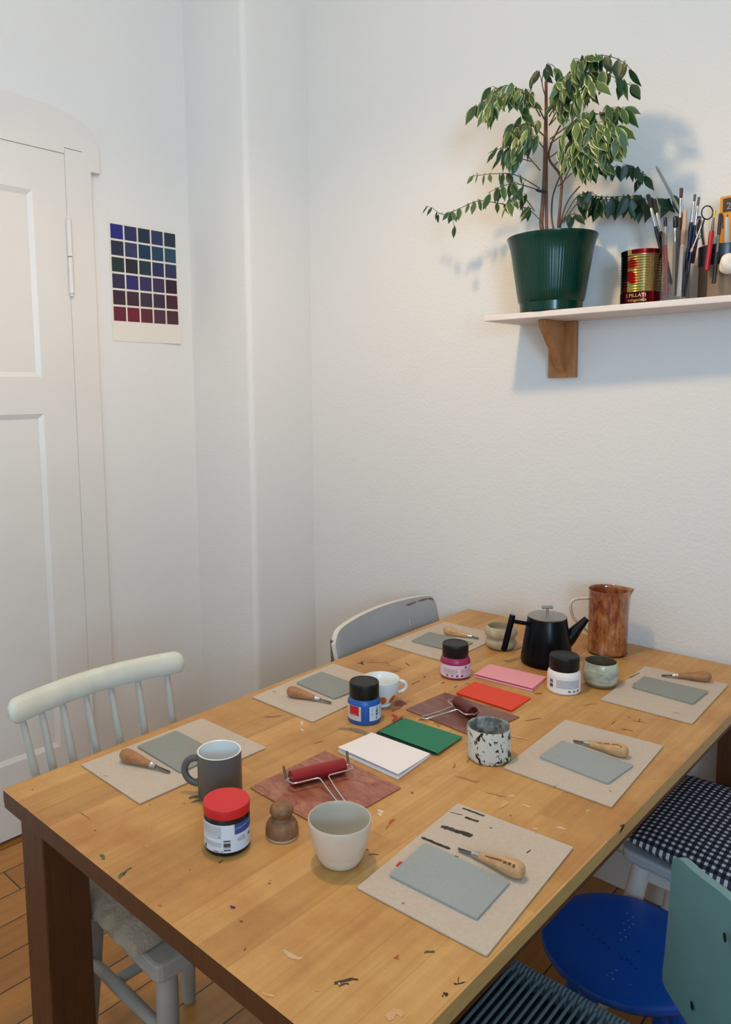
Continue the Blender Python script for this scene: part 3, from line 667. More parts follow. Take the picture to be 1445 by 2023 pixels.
def lab_r(u, v):
    if .36 < u < .50 and .36 < v < .95: return (40, 50, 66) if hsh(int(v*44)) > .4 else (190, 208, 224)
    if .10 < u < .18 and .3 < v < .92: return (150, 170, 190) if hsh(int(v*60)) > .4 else (200, 216, 228)
    if .36 < u < .44 and .08 < v < .3: return (110, 130, 150)
    if .6 < u < .9 and .2 < v < .9 and hsh(int(u*40), int(v*44)) > .62: return (150, 160, 170)
    return (206, 220, 230)
paintjar((-1.04, 1.217), 'blue', 'blue paint jar with black cap beside the orange-dotted cup', .0365, .0865, .0325, [(.010, .042, fa-1.45, fa-.20, lab_l), (.010, .042, fa+.30, fa+1.5, lab_r)])
fa = face_ang(-.793, 1.66)
def lab_w(u, v):
    if .22 < u < .30 and .24 < v < .86: return (60, 60, 66) if hsh(int(v*40)) > .42 else (220, 216, 212)
    if .13 < u < .15 and .3 < v < .95: return (150, 140, 134)
    if .37 < u < .80 and .32 < v < .86: return (178, 180, 188) if hsh(int(u*90), int(v*32)) > .3 else (204, 206, 210)
    if .08 < v < .22:
        for x in (.58, .67, .76):
            if x < u < x+.045: return (60, 62, 70) if hsh(int(u*170), int(v*44)) > .25 else (190, 190, 196)
    return (234, 230, 227)
paintjar((-.793, 1.66), 'whiteb', 'white paint jar with black cap in front of the teapot', .0382, .086, .0345, [(.004, .041, fa-1.7, fa+1.7, lab_w)])
fa = face_ang(-.90, .716)
ink = thing('ink_jar', 'black ink jar with red lid at the near end of the table', 'ink jar', (-.90, .716, TZ+.0005))
R = .0362
b = MB(); b.lathe([(0, 0), (R*.94, 0), (R*.99, .002), (R, .005), (R, .054), (R*.97, .057), (R*.95, .064), (0, .064)], 64); b.build('jar_body', 'blackjar', ink, 60)
b = MB(); b.lathe([(0, .0595), (R*1.01, .0595), (R*1.02, .061), (R*1.02, .0725), (R*1.0, .0745), (0, .0748)], 64); b.build('lid', 'redlid', ink, 40)
def lab_ink(u, v):
    if u > .56:
        w_ = (u-.56)/.44
        if v > .62-.0+.0*w_ - .0 and v > .5+.28*w_*w_ - .0:
            if abs(v-(.82+.08*w_)) < .015: return (150, 170, 206)
            return (48, 76, 142)
        if .78 < u < .84 and .36 < v < .46: return (84, 88, 110)
        if .60 < u < .72 and .34 < v < .52: return (130, 140, 168) if hsh(int(u*90), int(v*30)) > .55 else (206, 212, 226)
        return (208, 218, 232)
    if .41 < u < .50 and .07 < v < .46: return (70, 70, 76) if hsh(int(v*60)) > .4 else (196, 198, 204)
    if .08 < u < .13 and .04 < v < .16: return (58, 58, 62)
    if .26 < u < .40 and .015 < v < .06: return (110, 110, 116) if hsh(int(u*150)) > .35 else (214, 216, 220)
    if .06 < u < .38 and .2 < v < .95:
        if hsh(int(v*22)) > .35: return (190, 188, 190)
    if .34 < u < .37 and .5 < v < .62: return (90, 90, 94)
    return (216, 220, 226)
label_mesh(ink, R+.0004, .007, .0515, fa-1.5, fa+1.75, lab_ink, 120, 60)
# turned wooden pawn-like baren
bar = thing('wooden_baren', 'turned walnut baren knob standing between ink jar and cream cup', 'baren', (-.854, .792, TZ+.0005))
b = MB(); b.lathe([(.0268, .004), (.0270, .010), (.0258, .018), (.0225, .0245), (.0175, .0285), (.0145, .031), (.0145, .033), (.0175, .0365), (.0195, .041), (.0190, .046), (.0155, .0505), (.008, .0525), (0, .053)], 48); b.build('turned_body', 'knob', bar, 60)
b = MB(); b.lathe([(0, 0), (.0262, 0), (.0268, .001), (.0268, .004), (0, .004)], 48); b.build('base_disc', 'knobbase', bar, 40)

# ------------------------------------------------------------------ cups
def handle_path(R, z0, z1, reach, ang, n=16, inset=.002):
    pts = []
    for k in range(n+1):
        a = -PI/2+PI*k/n; z = (z0+z1)/2+(z1-z0)/2*math.sin(a); rr = R-inset+(reach+inset)*math.cos(a)**.8 if math.cos(a) > 0 else R-inset
        pts.append((rr*math.cos(ang), rr*math.sin(ang), z))
    return pts
RIGHT = math.atan2(CR.y, CR.x)
mug = thing('grey_mug', 'matt dark grey mug with white inside behind the red lidded jar', 'mug', (-1.027, .804, TZ+.0005))
R, H = .0393, .0835
b = MB(); b.lathe([(0, 0), (R*.95, 0), (R, .002), (R, H-.001)], 56); b.build('mug_body', 'greymug', mug, 50)
b = MB(); b.lathe([(R, H-.001), (R-.0012, H), (R-.003, H-.001), (R-.0035, .006), (0, .005)], 56); b.build('inner_glaze', 'whiteglaze', mug, 50)['label'] = 'white glazed inside'
b = MB(); b.tube(handle_path(R, .018, .066, .026, RIGHT+PI-.15), .0052, 12, flat=1.25); b.build('handle', 'greymug', mug, 70)
cream = thing('cream_cup', 'large cream stoneware cup standing in front of the red roller', 'cup', (-.74, .806, TZ+.0005))
o_ = [(0, 0), (.0285, 0), (.0305, .002), (.035, .010), (.0382, .018), (.0386, .0188), (.042, .030), (.0455, .045), (.0478, .058), (.0487, .0665), (.0480, .0685)]
b = MB(); b.lathe(o_, 64, mifn=lambda i: 1 if i < 5 else 0); b.build('cup_body', ['cream', 'creamfoot'], cream, 50)
b = MB(); b.lathe([(.0480, .0685), (.0465, .0684), (.0455, .066), (.044, .055), (.040, .038), (.034, .018), (.026, .008), (0, .006)], 64); b.build('inner_glaze', 'creamin', cream, 60)
sp = thing('speckled_cup', 'white cup with black splashes right of the green card', 'cup', (-.748, 1.248, TZ+.0005))
R, H = .0425, .064
wob = lambda a, z: 1+.008*math.sin(3*a+z*40)+.005*math.sin(7*a)
b = MB(); b.lathe([(0, 0), (R*.93, 0), (R*.99, .003), (R, .010), (R*.985, .03), (R*.98, H-.002), (R*.965, H)], 64, rfn=wob); b.build('cup_body', 'speckle', sp, 50)
b = MB(); b.lathe([(R*.965, H), (R*.93, H-.0006), (R*.91, H-.003), (R*.90, .008), (0, .006)], 64, rfn=wob); b.build('inner_glaze', 'specklein', sp, 50)
dc = thing('dotted_cup', 'white cup with orange dots standing behind the blue paint jar', 'cup', (-1.064, 1.304, TZ+.0005))
ca_ = face_ang(-1.064, 1.304)
def dots(a, z):
    for k in range(8):
        d0 = (a-(ca_+.10+k*2*PI/8)+PI) % (2*PI)-PI
        if (d0*.034/.0095)**2+((z-.0205)/.0108)**2 < 1: return rgb((214, 104, 22))
    return rgb((226, 228, 226))
prof = [(0, 0), (.0215, 0), (.0225, .002), (.0205, .0045), (.0195, .006), (.022, .008)]
prof += [(.0225+.0205*math.sin(PI/2*t)**.62, .008+.053*t) for t in [k/80 for k in range(1, 81)]]
b = MB(); b.lathe(prof, 240, colfn=dots); b.build('cup_body', 'print', dc, 60)
b = MB(); b.lathe([(.043, .061), (.0425, .0618), (.0415, .061), (.0395, .045), (.034, .022), (.022, .011), (0, .010)], 64); b.build('inner_glaze', 'whiteglaze', dc, 60)
b = MB(); b.tube(handle_path(.0405, .027, .053, .018, RIGHT+.1), .0036, 10, flat=1.2); b.build('handle', 'whiteglaze', dc, 70)
bc = thing('bubble_cup', 'beige glazed double-bulge cup left of the black teapot', 'cup', (-1.061, 1.828, TZ+.0005))
pr_ = [(0, 0), (.028, 0), (.032, .002), (.040, .009), (.0430, .017), (.0405, .025), (.0372, .0295), (.0378, .032), (.0430, .038), (.0450, .045), (.0435, .053), (.0395, .0595), (.0375, .0625), (.0360, .0632), (.0350, .061), (.039, .05), (.040, .042), (.034, .031), (.036, .02), (.03, .007), (0, .006)]
b = MB(); b.lathe(pr_, 56); b.build('cup_body', 'bubble', bc, 60)
gc = thing('celadon_cup', 'mottled grey green cup between the white jar and the glass jug', 'cup', (-.743, 1.75, TZ+.0005))
b = MB(); b.lathe([(0, 0), (.029, 0), (.033, .002), (.0385, .010), (.0412, .022), (.0415, .034), (.0398, .048), (.0375, .0575), (.0365, .059)], 56, mifn=lambda i: 1 if i < 3 else 0); b.build('cup_body', ['celadon', 'celfoot'], gc, 60)
b = MB(); b.lathe([(.0365, .059), (.035, .0585), (.0355, .056), (.0385, .04), (.037, .018), (.028, .007), (0, .006)], 56); b.build('inner_glaze', 'celin', gc, 60)

# ------------------------------------------------------------------ teapot
TPc = Vector((-.912, 1.805, TZ+.0005)); R2 = Vector((CR.x, CR.y, 0)).normalized()
tp = thing('teapot', 'black conical teapot with steel lid standing near the wall', 'teapot', TPc)
b = MB(); b.lathe([(0, 0), (.060, 0), (.0645, .002), (.0660, .008), (.0650, .018), (.0585, .065), (.0500, .1205), (.0490, .1225), (0, .1225)], 72); b.build('pot_body', 'teapot', tp, 50)
b = MB(); b.lathe([(.0490, .1226), (.0492, .1250), (.0470, .1266), (.030, .1280), (0, .1285)], 64); lid = b.build('lid', 'lidsteel', tp, 40)
b = MB(); b.tube([(0, 0, .128), (0, 0, .146)], .0032, 12); lr = R2*.0145
b.tube([tuple(-lr+Vector((0, 0, .148))), tuple(-lr*.95+Vector((0, 0, .148))), tuple(lr*.95+Vector((0, 0, .148))), tuple(lr+Vector((0, 0, .148)))], [.003, .0042, .0042, .003], 12); b.build('lid_knob', 'brushed', lid, 50)
def along(d, z): return tuple(R2*d+Vector((0, 0, z)))
b = MB(); b.tube([along(.046, .052), along(.060, .066), along(.078, .088), along(.104, .1165)], [.021, .0185, .0135, .0075], 20, cap=True); b.build('spout', 'teapot', tp, 50)
b = MB(); b.tube([along(-.048, .104), along(-.092, .112)], .0052, 14); b.tube([along(-.0905, .1285), along(-.0912, .125), along(-.112, .036), along(-.1125, .033)], [.0072, .0078, .0080, .007], 16); b.build('handle', 'teapot', tp, 50)

# ------------------------------------------------------------------ glass jug
jg = thing('glass_jug', 'amber mottled glass jug with clear handle against the wall', 'jug', (-.826, 1.985, TZ+.0005))
SPA = RIGHT-.05
def spout(a, z):
    d = (a-SPA+PI) % (2*PI)-PI
    return 1+.30*math.exp(-(d/.30)**2)*max(0, (z-.135)/.04)**1.5 if z > .135 else 1
R = .0515
JH = .176
pr_ = [(0, .004), (R*.96, .004), (R*.99, .008), (R, .02)]+[(R, .02+.010*k) for k in range(1, 15)]+[(R*1.0, .168), (R*1.005, .173), (R*.995, JH), (R*.965, .174), (R*.955, .165), (R*.95, .02), (0, .012)]
b = MB(); b.lathe(pr_, 80, rfn=spout); b.build('jug_body', 'jug', jg, 60)
b = MB(); b.lathe([(0, 0), (R*.93, 0), (R*.99, .0015), (R*1.0, .004), (R*.9, .0044), (0, .0044)], 64); b.build('base_rim', 'glass', jg, 50)
hp_ = []
ANG = SPA+PI
for k in range(19):
    t = k/18
    zz = .150*(1-t)+.052*t; rr = R-.002+.058*math.sin(PI*min(1, t**.75))*(1.0-.3*t)
    hp_.append((rr*math.cos(ANG), rr*math.sin(ANG), zz+.016*math.sin(PI*min(1, t*1.8)) if t < .56 else zz))
b = MB(); b.tube(hp_, .0036, 12); b.build('handle', 'glass', jg, 70)

# ------------------------------------------------------------------ shelf and things on it
SZ0, SZ1 = 1.648, 1.664
sh = thing('wall_shelf', 'whitewashed wall shelf carrying the plant and brush pots', 'shelf', (-.5, 2.03, SZ0))
b = MB(); b.prism([(-1.172, 1.905), (.15, 1.985), (.15, YB-.001), (-1.172, YB-.001)], SZ0, SZ1); rel(b.build('board', 'shelf', sh, smooth=0, bevel=.002), sh)
for bx in (-1.0295, -.08):
    br_ = MB(); br_.box((bx-.0415, YB-.020, 1.488), (bx+.0415, YB-.001, SZ0-.0005)); o = rel(br_.build('bracket', 'bracket', sh, smooth=0, bevel=.0015), sh)
    rb = MB(); rb.T = Matrix(((0, 0, 1, 0), (1, 0, 0, 0), (0, 1, 0, 0), (0, 0, 0, 1)))
    rb.prism([(YB-.0202, SZ0-.0005), (1.972, SZ0-.0005), (1.972, SZ0-.016), (YB-.0202, 1.500)], bx-.010, bx+.012)
    p = rb.build('rib', 'bracket', None, smooth=0, bevel=.001); p.parent = o; p.location = Vector(p.location)-Vector(sh.location)-Vector(o.location)+Vector(sh.location)
    o.location = Vector((0, 0, 0))-Vector(sh.location); p.location = (0, 0, 0)

PC = Vector((-1.013, 1.992, SZ1+.0005))
plant = thing('potted_fig', 'variegated weeping fig in a ribbed green plastic pot on the shelf', 'potted plant', PC)
def ribs(a, z): return 1+(.006*abs(math.sin(a*45)) if .035 < z < .175 else 0)
b = MB()
b.lathe([(0, 0), (.080, 0), (.083, .003), (.0845, .026), (.0860, .0275), (.0880, .030), (.0922, .058), (.0972, .092), (.1023, .125), (.1065, .153), (.1105, .174), (.1165, .192), (.1205, .2005), (.1205, .2035), (.1175, .204), (.112, .194), (.104, .170)], 360, rfn=ribs)
b.build('pot', 'pot', plant, 30)
b = MB(); b.lathe([(.1060, .178), (.07, .183), (.03, .181), (0, .183)], 40); b.build('soil', 'soil', plant, 60)
def pz(px, py, y): return ony(px, py, y)
Z2 = lambda x, y: (800+x/2.2403, 60+y/2.2403)
def zz(x, y, Y): p = Z2(x, y); return ony(p[0], p[1], Y)
def curve(pts, n=6):
    out = []
    P = [Vector(p) for p in pts]
    for i in range(len(P)-1):
        p0 = P[max(0, i-1)]; p1 = P[i]; p2 = P[i+1]; p3 = P[min(len(P)-1, i+2)]
        for k in range(n):
            t = k/n
            out.append(.5*((2*p1)+(-p0+p2)*t+(2*p0-5*p1+4*p2-p3)*t*t+(-p0+3*p1-3*p2+p3)*t**3))
    out.append(P[-1]); return out
leaf = MB(); LEAVES = []
def add_leaf(p, d, n, L, W, tone):
    """one drooping leaf: p stem end, d direction, n face normal"""
    d = d.normalized(); s = d.cross(n).normalized(); n = s.cross(d).normalized()
    st = [0, .10, .28, .48, .68, .85, 1.0]; wd = [.05, .52, .93, 1.0, .72, .30, .02]
    if tone == 'dark': inner = (28, 58, 32); edge = (46, 76, 42)
    elif tone == 'mid': inner = (52, 82, 42); edge = (122, 140, 90)
    else: inner = (72, 100, 50); edge = (200, 204, 152)
    k = random.uniform(.85, 1.15); inner = tuple(min(255, c*k) for c in inner)
    rows = []
    ew = .8 if tone != 'dark' else .9
    for t, w in zip(st, wd):
        c = p+d*(L*t)-n*(.16*L*t*t)
        rows.append([leaf.vert(c+s*(W*.5*w*x)+n*(W*.10*w*(1-abs(x))*-1)) for x in (-1, -ew+random.uniform(-.22, .16), 0, ew+random.uniform(-.22, .16), 1)])
    for a, c in zip(rows, rows[1:]):
        for q in range(4):
            col = inner if q in (1, 2) else edge
            leaf.face([a[q], a[q+1], c[q+1], c[q]], col=rgb(col))
twig = MB()
def safe(p):
    p = p.copy(); p.y = min(p.y, YB-.016); return p
def twigs(pts, r0, r1, leaves, tone, spread=.02, L=(.038, .058), drop=.8, s0=.25):
    if leaves >= 14: leaves = int(leaves*1.35)
    C = [safe(c) for c in curve(pts, 6)]; n = len(C)
    twig.tube(C, [r0+(r1-r0)*i/(n-1) for i in range(n)], 6)
    for k in range(leaves):
        t = s0+(1-s0)*(k+random.random()*.7)/max(1, leaves)
        i = min(n-2, int(t*(n-1))); p = C[i].lerp(C[i+1], t*(n-1)-i)
        tan = (C[i+1]-C[i]).normalized()
        side = Vector((random.uniform(-1, 1), random.uniform(-.9, .5), random.uniform(-.3, .5)))
        q = p+side*spread*random.uniform(.5, 1.2)
        q.y = min(q.y, YB-.03)
        if (q-p).length > .004: twig.tube([p, (p+q)/2+Vector((0, 0, .004)), q], [.0009, .0008, .0006], 4)
        d = Vector((random.gauss(0, .42), random.uniform(-.45, .14), -1)).lerp(tan+Vector((0, 0, -.2)), 1-drop if k < leaves-1 else .55)
        nn = Vector((random.uniform(-1.0, 1.2), -1, random.uniform(-.1, 1.0)))
        LL = random.uniform(*L)
        e = q+d.normalized()*LL
        if e.y > YB-.012: d.y -= (e.y-(YB-.012))/LL+.1
        add_leaf(q, d, nn, LL, LL*random.uniform(.36, .50), tone if random.random() > .2 else random.choice(['dark', 'mid', 'pale']))
trunkA = [PC+Vector((-.010, -.004, .178)), zz(606, 868, 1.985), zz(612, 760, 1.985), zz(618, 640, 1.98), zz(620, 540, 1.98), zz(622, 420, 1.975), zz(626, 330, 1.97)]
trunkB = [PC+Vector((.028, .0, .178)), zz(682, 866, 1.99), zz(690, 760, 1.995), zz(692, 650, 2.0), zz(640, 570, 1.99), zz(650, 500, 1.985), zz(690, 420, 1.97)]
tk = MB(); tk.tube(curve(trunkA), [.0068-.0042*i/36 for i in range(37)], 10); tk.tube(curve(trunkB), [.0050-.0028*i/36 for i in range(37)], 8)
tk.tube(curve([PC+Vector((.034, -.02, .178)), zz(690, 860, 1.97), zz(720, 760, 1.96), zz(775, 690, 1.95)]), [.0034-.0016*i/18 for i in range(19)], 8)
tk.tube(curve([PC+Vector((.012, .03, .178)), zz(655, 862, 2.02), zz(655, 740, 2.03), zz(690, 640, 2.04)]), [.0034-.0016*i/18 for i in range(19)], 8)
tk.build('trunk', 'bark', plant, 60, loc=-PC)
sk = MB(); sk.tube([PC+Vector((-.006, .008, .15)), zz(628, 868, 2.0), zz(626, 226, 1.998)], .0042, 10); so = sk.build('stake', 'stake', plant, 60, loc=-PC)
b = MB(); b.tube([zz(585, 706, 1.975), zz(600, 712, 1.968), zz(632, 710, 1.97)], .004, 8); b.build('plant_tie', 'darkframe', so, 60)
twigs([zz(622, 400, 1.975), zz(560, 290, 1.93), zz(500, 262, 1.90), zz(430, 258, 1.88), zz(365, 305, 1.87)], .002, .0009, 24, 'pale')
twigs([zz(600, 380, 1.975), zz(540, 285, 1.90), zz(470, 280, 1.86), zz(400, 315, 1.84), zz(375, 350, 1.83)], .002, .0009, 20, 'pale')
twigs([zz(480, 285, 1.89), zz(400, 300, 1.87), zz(340, 325, 1.86), zz(300, 350, 1.86)], .0014, .0007, 6, 'mid', s0=.4)
twigs([zz(440, 262, 1.88), zz(395, 260, 1.88), zz(368, 300, 1.88)], .0012, .0006, 3, 'mid')
twigs([zz(630, 360, 1.97), zz(680, 265, 1.93), zz(740, 190, 1.90), zz(812, 108, 1.88)], .0022, .001, 18, 'pale')
twigs([zz(640, 380, 1.97), zz(700, 280, 1.90), zz(760, 190, 1.86), zz(800, 130, 1.85)], .002, .001, 16, 'mid')
twigs([zz(800, 120, 1.88), zz(872, 110, 1.88), zz(950, 130, 1.89), zz(1005, 175, 1.90)], .0014, .0007, 9, 'dark', .012, (.045, .06), .9, .1)
twigs([zz(780, 190, 1.88), zz(870, 185, 1.88), zz(960, 225, 1.89), zz(1015, 250, 1.90)], .0014, .0007, 9, 'dark', .012, (.042, .056), .9, .15)
twigs([zz(625, 300, 1.98), zz(608, 220, 1.95), zz(640, 150, 1.93), zz(690, 190, 1.92)], .0016, .0007, 5, 'dark', .010, (.03, .045), .9, .4)
twigs([zz(608, 230, 1.95), zz(590, 180, 1.93), zz(565, 210, 1.93)], .0012, .0006, 3, 'dark', .010, (.03, .045), .9, .3)
twigs([zz(640, 420, 1.97), zz(720, 330, 1.90), zz(780, 265, 1.86), zz(835, 240, 1.85)], .002, .0009, 22, 'pale', .026)
twigs([zz(640, 420, 1.97), zz(700, 300, 1.90), zz(730, 225, 1.87), zz(800, 215, 1.86)], .002, .0009, 18, 'pale', .026)
twigs([zz(645, 480, 1.97), zz(730, 420, 1.90), zz(820, 380, 1.87), zz(905, 360, 1.87), zz(960, 350, 1.88)], .002, .0008, 20, 'mid', .024)
twigs([zz(645, 500, 1.97), zz(740, 440, 1.88), zz(830, 420, 1.85), zz(900, 430, 1.85)], .002, .0008, 24, 'pale', .03)
twigs([zz(645, 560, 1.97), zz(740, 500, 1.89), zz(840, 470, 1.86), zz(950, 500, 1.87)], .002, .0008, 26, 'pale', .03)
twigs([zz(660, 600, 1.97), zz(730, 540, 1.90), zz(800, 530, 1.88), zz(880, 540, 1.88)], .002, .0008, 20, 'pale', .03)
twigs([zz(620, 470, 1.97), zz(560, 420, 1.92), zz(510, 430, 1.89), zz(480, 470, 1.88)], .002, .0008, 22, 'mid', .026)
twigs([zz(615, 520, 1.97), zz(570, 470, 1.90), zz(520, 480, 1.87), zz(490, 530, 1.86)], .002, .0008, 22, 'pale', .026)
twigs([zz(560, 440, 1.93), zz(520, 360, 1.92), zz(545, 320, 1.91)], .0014, .0007, 4, 'mid', .012)
twigs([zz(540, 430, 1.92), zz(480, 420, 1.91), zz(445, 455, 1.91)], .0014, .0007, 5, 'mid', .012, (.036, .05))
twigs([zz(600, 620, 1.98), zz(520, 535, 1.93), zz(440, 520, 1.91), zz(370, 545, 1.90)], .0016, .0007, 6, 'dark', .014, (.034, .05), .75, .35)
twigs([zz(560, 580, 1.95), zz(480, 560, 1.93), zz(430, 560, 1.92)], .0014, .0007, 4, 'mid', .012, (.034, .05))
twigs([zz(600, 700, 1.98), zz(490, 640, 1.95), zz(390, 635, 1.93), zz(285, 648, 1.92)], .0018, .0007, 9, 'mid', .012, (.026, .042), .8, .2)
twigs([zz(602, 710, 1.98), zz(500, 680, 1.93), zz(430, 690, 1.91), zz(370, 720, 1.90)], .0018, .0007, 9, 'mid', .018, (.036, .054), .85, .2)
twigs([zz(560, 790, 1.99), zz(440, 770, 1.97), zz(330, 755, 1.95), zz(240, 790, 1.94), zz(200, 810, 1.93)], .0018, .0007, 12, 'mid', .012, (.028, .042), .85, .25)
twigs([zz(240, 790, 1.94), zz(170, 815, 1.93), zz(120, 785, 1.93), zz(90, 778, 1.93)], .0012, .0006, 3, 'dark', .004, (.026, .034), .6, .4)
twigs([zz(215, 800, 1.94), zz(215, 850, 1.93), zz(228, 880, 1.93)], .001, .0006, 2, 'dark', .008, (.03, .04), .95, .5)
twigs([zz(170, 808, 1.94), zz(150, 812, 1.935), zz(148, 815, 1.93)], .001, .0006, 1, 'dark', .002, (.03, .034), 1, .9)
twigs([zz(575, 800, 1.98), zz(520, 730, 1.95), zz(480, 740, 1.93), zz(450, 780, 1.92)], .0016, .0007, 7, 'pale', .014, (.036, .05), .95, .3)
twigs([zz(680, 690, 2.0), zz(760, 620, 1.97), zz(850, 610, 1.97), zz(940, 604, 1.98), zz(1030, 612, 1.99), zz(1075, 650, 2.0)], .0016, .0006, 14, 'dark', .012, (.03, .046), .9, .25)
twigs([zz(690, 700, 1.98), zz(750, 580, 1.92), zz(810, 580, 1.90), zz(860, 590, 1.90)], .0016, .0007, 14, 'pale', .022, (.04, .055))
twigs([zz(690, 860, 2.0), zz(790, 745, 2.03), zz(900, 738, 2.045), zz(1000, 735, 2.055), zz(1085, 750, 2.065), zz(1190, 744, 2.07)], .0018, .0006, 16, 'dark', .012, (.046, .062), .95, .15)
twigs([zz(700, 840, 2.0), zz(760, 740, 2.0), zz(830, 720, 2.0), zz(860, 760, 2.0)], .0016, .0007, 8, 'dark', .014, (.045, .06), .95, .4)
twigs([zz(760, 760, 2.02), zz(850, 755, 2.03), zz(960, 745, 2.04), zz(1060, 750, 2.05)], .0016, .0007, 12, 'dark', .012, (.046, .06), .95, .1)
twigs([zz(680, 870, 1.97), zz(720, 820, 1.94), zz(760, 815, 1.93)], .0016, .0007, 4, 'dark', .012, (.035, .05), .9, .4)
twigs([zz(610, 850, 1.98), zz(560, 800, 1.96), zz(545, 790, 1.95)], .0016, .0007, 3, 'mid', .012, (.035, .045), .9, .5)
twig.build('twigs', 'twig', plant, 60, loc=-PC)
leaf.build('foliage', 'leaf', plant, 60, loc=-PC)

# tomato can
can = thing('tomato_can', 'ribbed gold and red tomato can between plant pot and brush jar', 'can', (-.772, 2.0, SZ1+.0005))
R, H = .0485, .134
CA = face_ang(-.772, 2.0)
cp = [(0, .001), (R*.99, .001), (R*1.015, .002), (R*1.015, .005), (R, .006)]
z = .007
while z < H-.006:
    k = .5+.5*math.cos(z*2*PI/.0066) if .030 < z < H-.014 else 0
    cp.append((R-.0017*k, z)); z += .0011
cp += [(R, H-.005), (R*1.015, H-.003), (R*1.015, H-.001), (R*.99, H), (R*.97, H-.002), (R*.965, .01), (0, .009)]
def canart(a, z):
    d = (a-CA+PI) % (2*PI)-PI
    if z > H-.012 and d > -.5: return rgb((110, 10, 16))
    if z < .030: return rgb((74, 10, 14) if d < .45 else (134, 14, 24))
    if d < -.70: return rgb((22, 16, 16) if z > .06 or d < -1.0 else (92, 12, 16))
    if -.72 < d < -.25 and abs(z-(.066-.02*(d+.5))) < .016-.02*abs(d+.5): return rgb((150, 22, 20))
    if -.72 < d < -.22 and .088 < z < .112-.03*abs(d+.5): return rgb((140, 40, 26))
    if -.70 < d < .10 and .034 < z < .052: return rgb((156, 158, 84))
    if d > 1.2: return rgb((70, 12, 14))
    return rgb((166, 144, 88))
b = MB(); b.lathe(cp, 200, colfn=canart); b.build('can_body', 'can', can, 50)
lt = MB()
for s, size, zc, ac in (('I PILLATI', .0125, .0165, -.22), ('POMAROSCA', .0075, .0060, -.16)):
    vs, fs = text_faces(s, size); base = len(lt.v)
    for x, y, _ in vs:
        a = CA+ac+x/R; lt.vert(((R+.0008)*math.cos(a), (R+.0008)*math.sin(a), zc+y))
    for f in fs: lt.face([base+i for i in f])
lt.build('lettering', 'gold', can, 0)
b = MB(); b.lathe([(R*.95, H-.001), (R*.5, H+.003), (0, H+.004)], 24, a0=CA+PI/2+.5, a1=CA+PI*1.5-.3); b.build('opened_lid', 'darkbrown', can, 50)

# glass jar and brushes
JX, JY = -.6875, 2.0
jar = thing('brush_jar', 'square clear glass jar holding brushes beside the tomato can', 'jar', (JX, JY, SZ1+.0005))
hw = .027
b = MB()
oq = rpoly([(-hw, -hw), (hw, -hw), (hw, hw), (-hw, hw)], .006, 4); iq = rpoly([(-hw+.003, -hw+.003), (hw-.003, -hw+.003), (hw-.003, hw-.003), (-hw+.003, hw-.003)], .005, 4)
n = len(oq); JHh = .168
o0 = [b.vert((x, y, 0)) for x, y in oq]; o1 = [b.vert((x, y, JHh)) for x, y in oq]; i1 = [b.vert((x, y, JHh)) for x, y in iq]; i0 = [b.vert((x, y, .008)) for x, y in iq]
b.face(o0[::-1]); b.face(i0)
for k in range(n):
    j = (k+1) % n
    b.face([o0[k], o0[j], o1[j], o1[k]]); b.face([o1[k], o1[j], i1[j], i1[k]]); b.face([i1[k], i1[j], i0[j], i0[k]])
b.build('jar_body', 'glass', jar, 30)
def tool_line(top, bot, y0, y1): return ony(top[0], top[1], y0), ony(bot[0], bot[1], y1)
def brush(name, label, top, bot, y0, y1, parts, group='brushes standing in the glass jar', cat='brush'):
    """parts: (part name, t0, t1, r0, r1, material, flatness) along the line from the top down"""
    A, B = tool_line(top, bot, y0, y1)
    root = thing(name, label, cat, B, group=group); A = A-B
    for pn, t0, t1, r0, r1, m, fl in parts:
        b = MB(); p = A*(1-t0); q = A*(1-t1); mid = p.lerp(q, .5)
        b.tube([p, p.lerp(q, .08), mid, p.lerp(q, .92), q], [r0*.8, r0, (r0+r1)/2, r1, r1*.9], 12, flat=fl); b.build(pn, m, root, 60)
    return root
brush('flat_brush', 'brush with dark tip leaning furthest left behind the can', (1281, 385), (1322, 560), 2.0, 2.004, [('bristles', 0, .15, .0096, .0074, 'bristle', .5), ('ferrule', .15, .36, .0060, .0050, 'ferrule', .7), ('handle', .36, 1, .0050, .0030, 'black', 1)])
brush('flat_brush', 'brush with rounded dark tip just right of the leftmost one', (1293, 394), (1328, 562), 2.012, 2.012, [('bristles', 0, .16, .0094, .0070, 'bristle', .5), ('ferrule', .16, .38, .0056, .0046, 'ferrule', .7), ('handle', .38, 1, .0048, .0028, 'black', 1)])
brush('marker_pen', 'red pen with blue end standing at the left of the glass jar', (1315, 429), (1318, 582), 1.992, 1.992, [('end_cap', 0, .12, .0042, .0042, 'navy', 1), ('clear_barrel', .12, .36, .0042, .0042, 'greyhandle', 1), ('body', .36, 1, .0044, .0040, 'redpl', 1)], cat='pen')
brush('mop_brush', 'short brush with thick black tip in the middle of the jar', (1336, 428), (1332, 584), 2.006, 2.0, [('bristles', 0, .14, .0080, .0072, 'black', .8), ('ferrule', .14, .32, .0062, .0052, 'ferrule', .8), ('handle', .32, 1, .0050, .0040, 'greyhandle', 1)])
brush('flat_brush', 'tall brush with brown square tip in the middle of the jar', (1347, 372), (1337, 584), 1.996, 1.996, [('bristles', 0, .09, .0078, .0064, 'bristlebrown', .5), ('ferrule', .09, .27, .0050, .0042, 'ferrule', .7), ('handle', .27, 1, .0044, .0040, 'darkbrown', 1)])
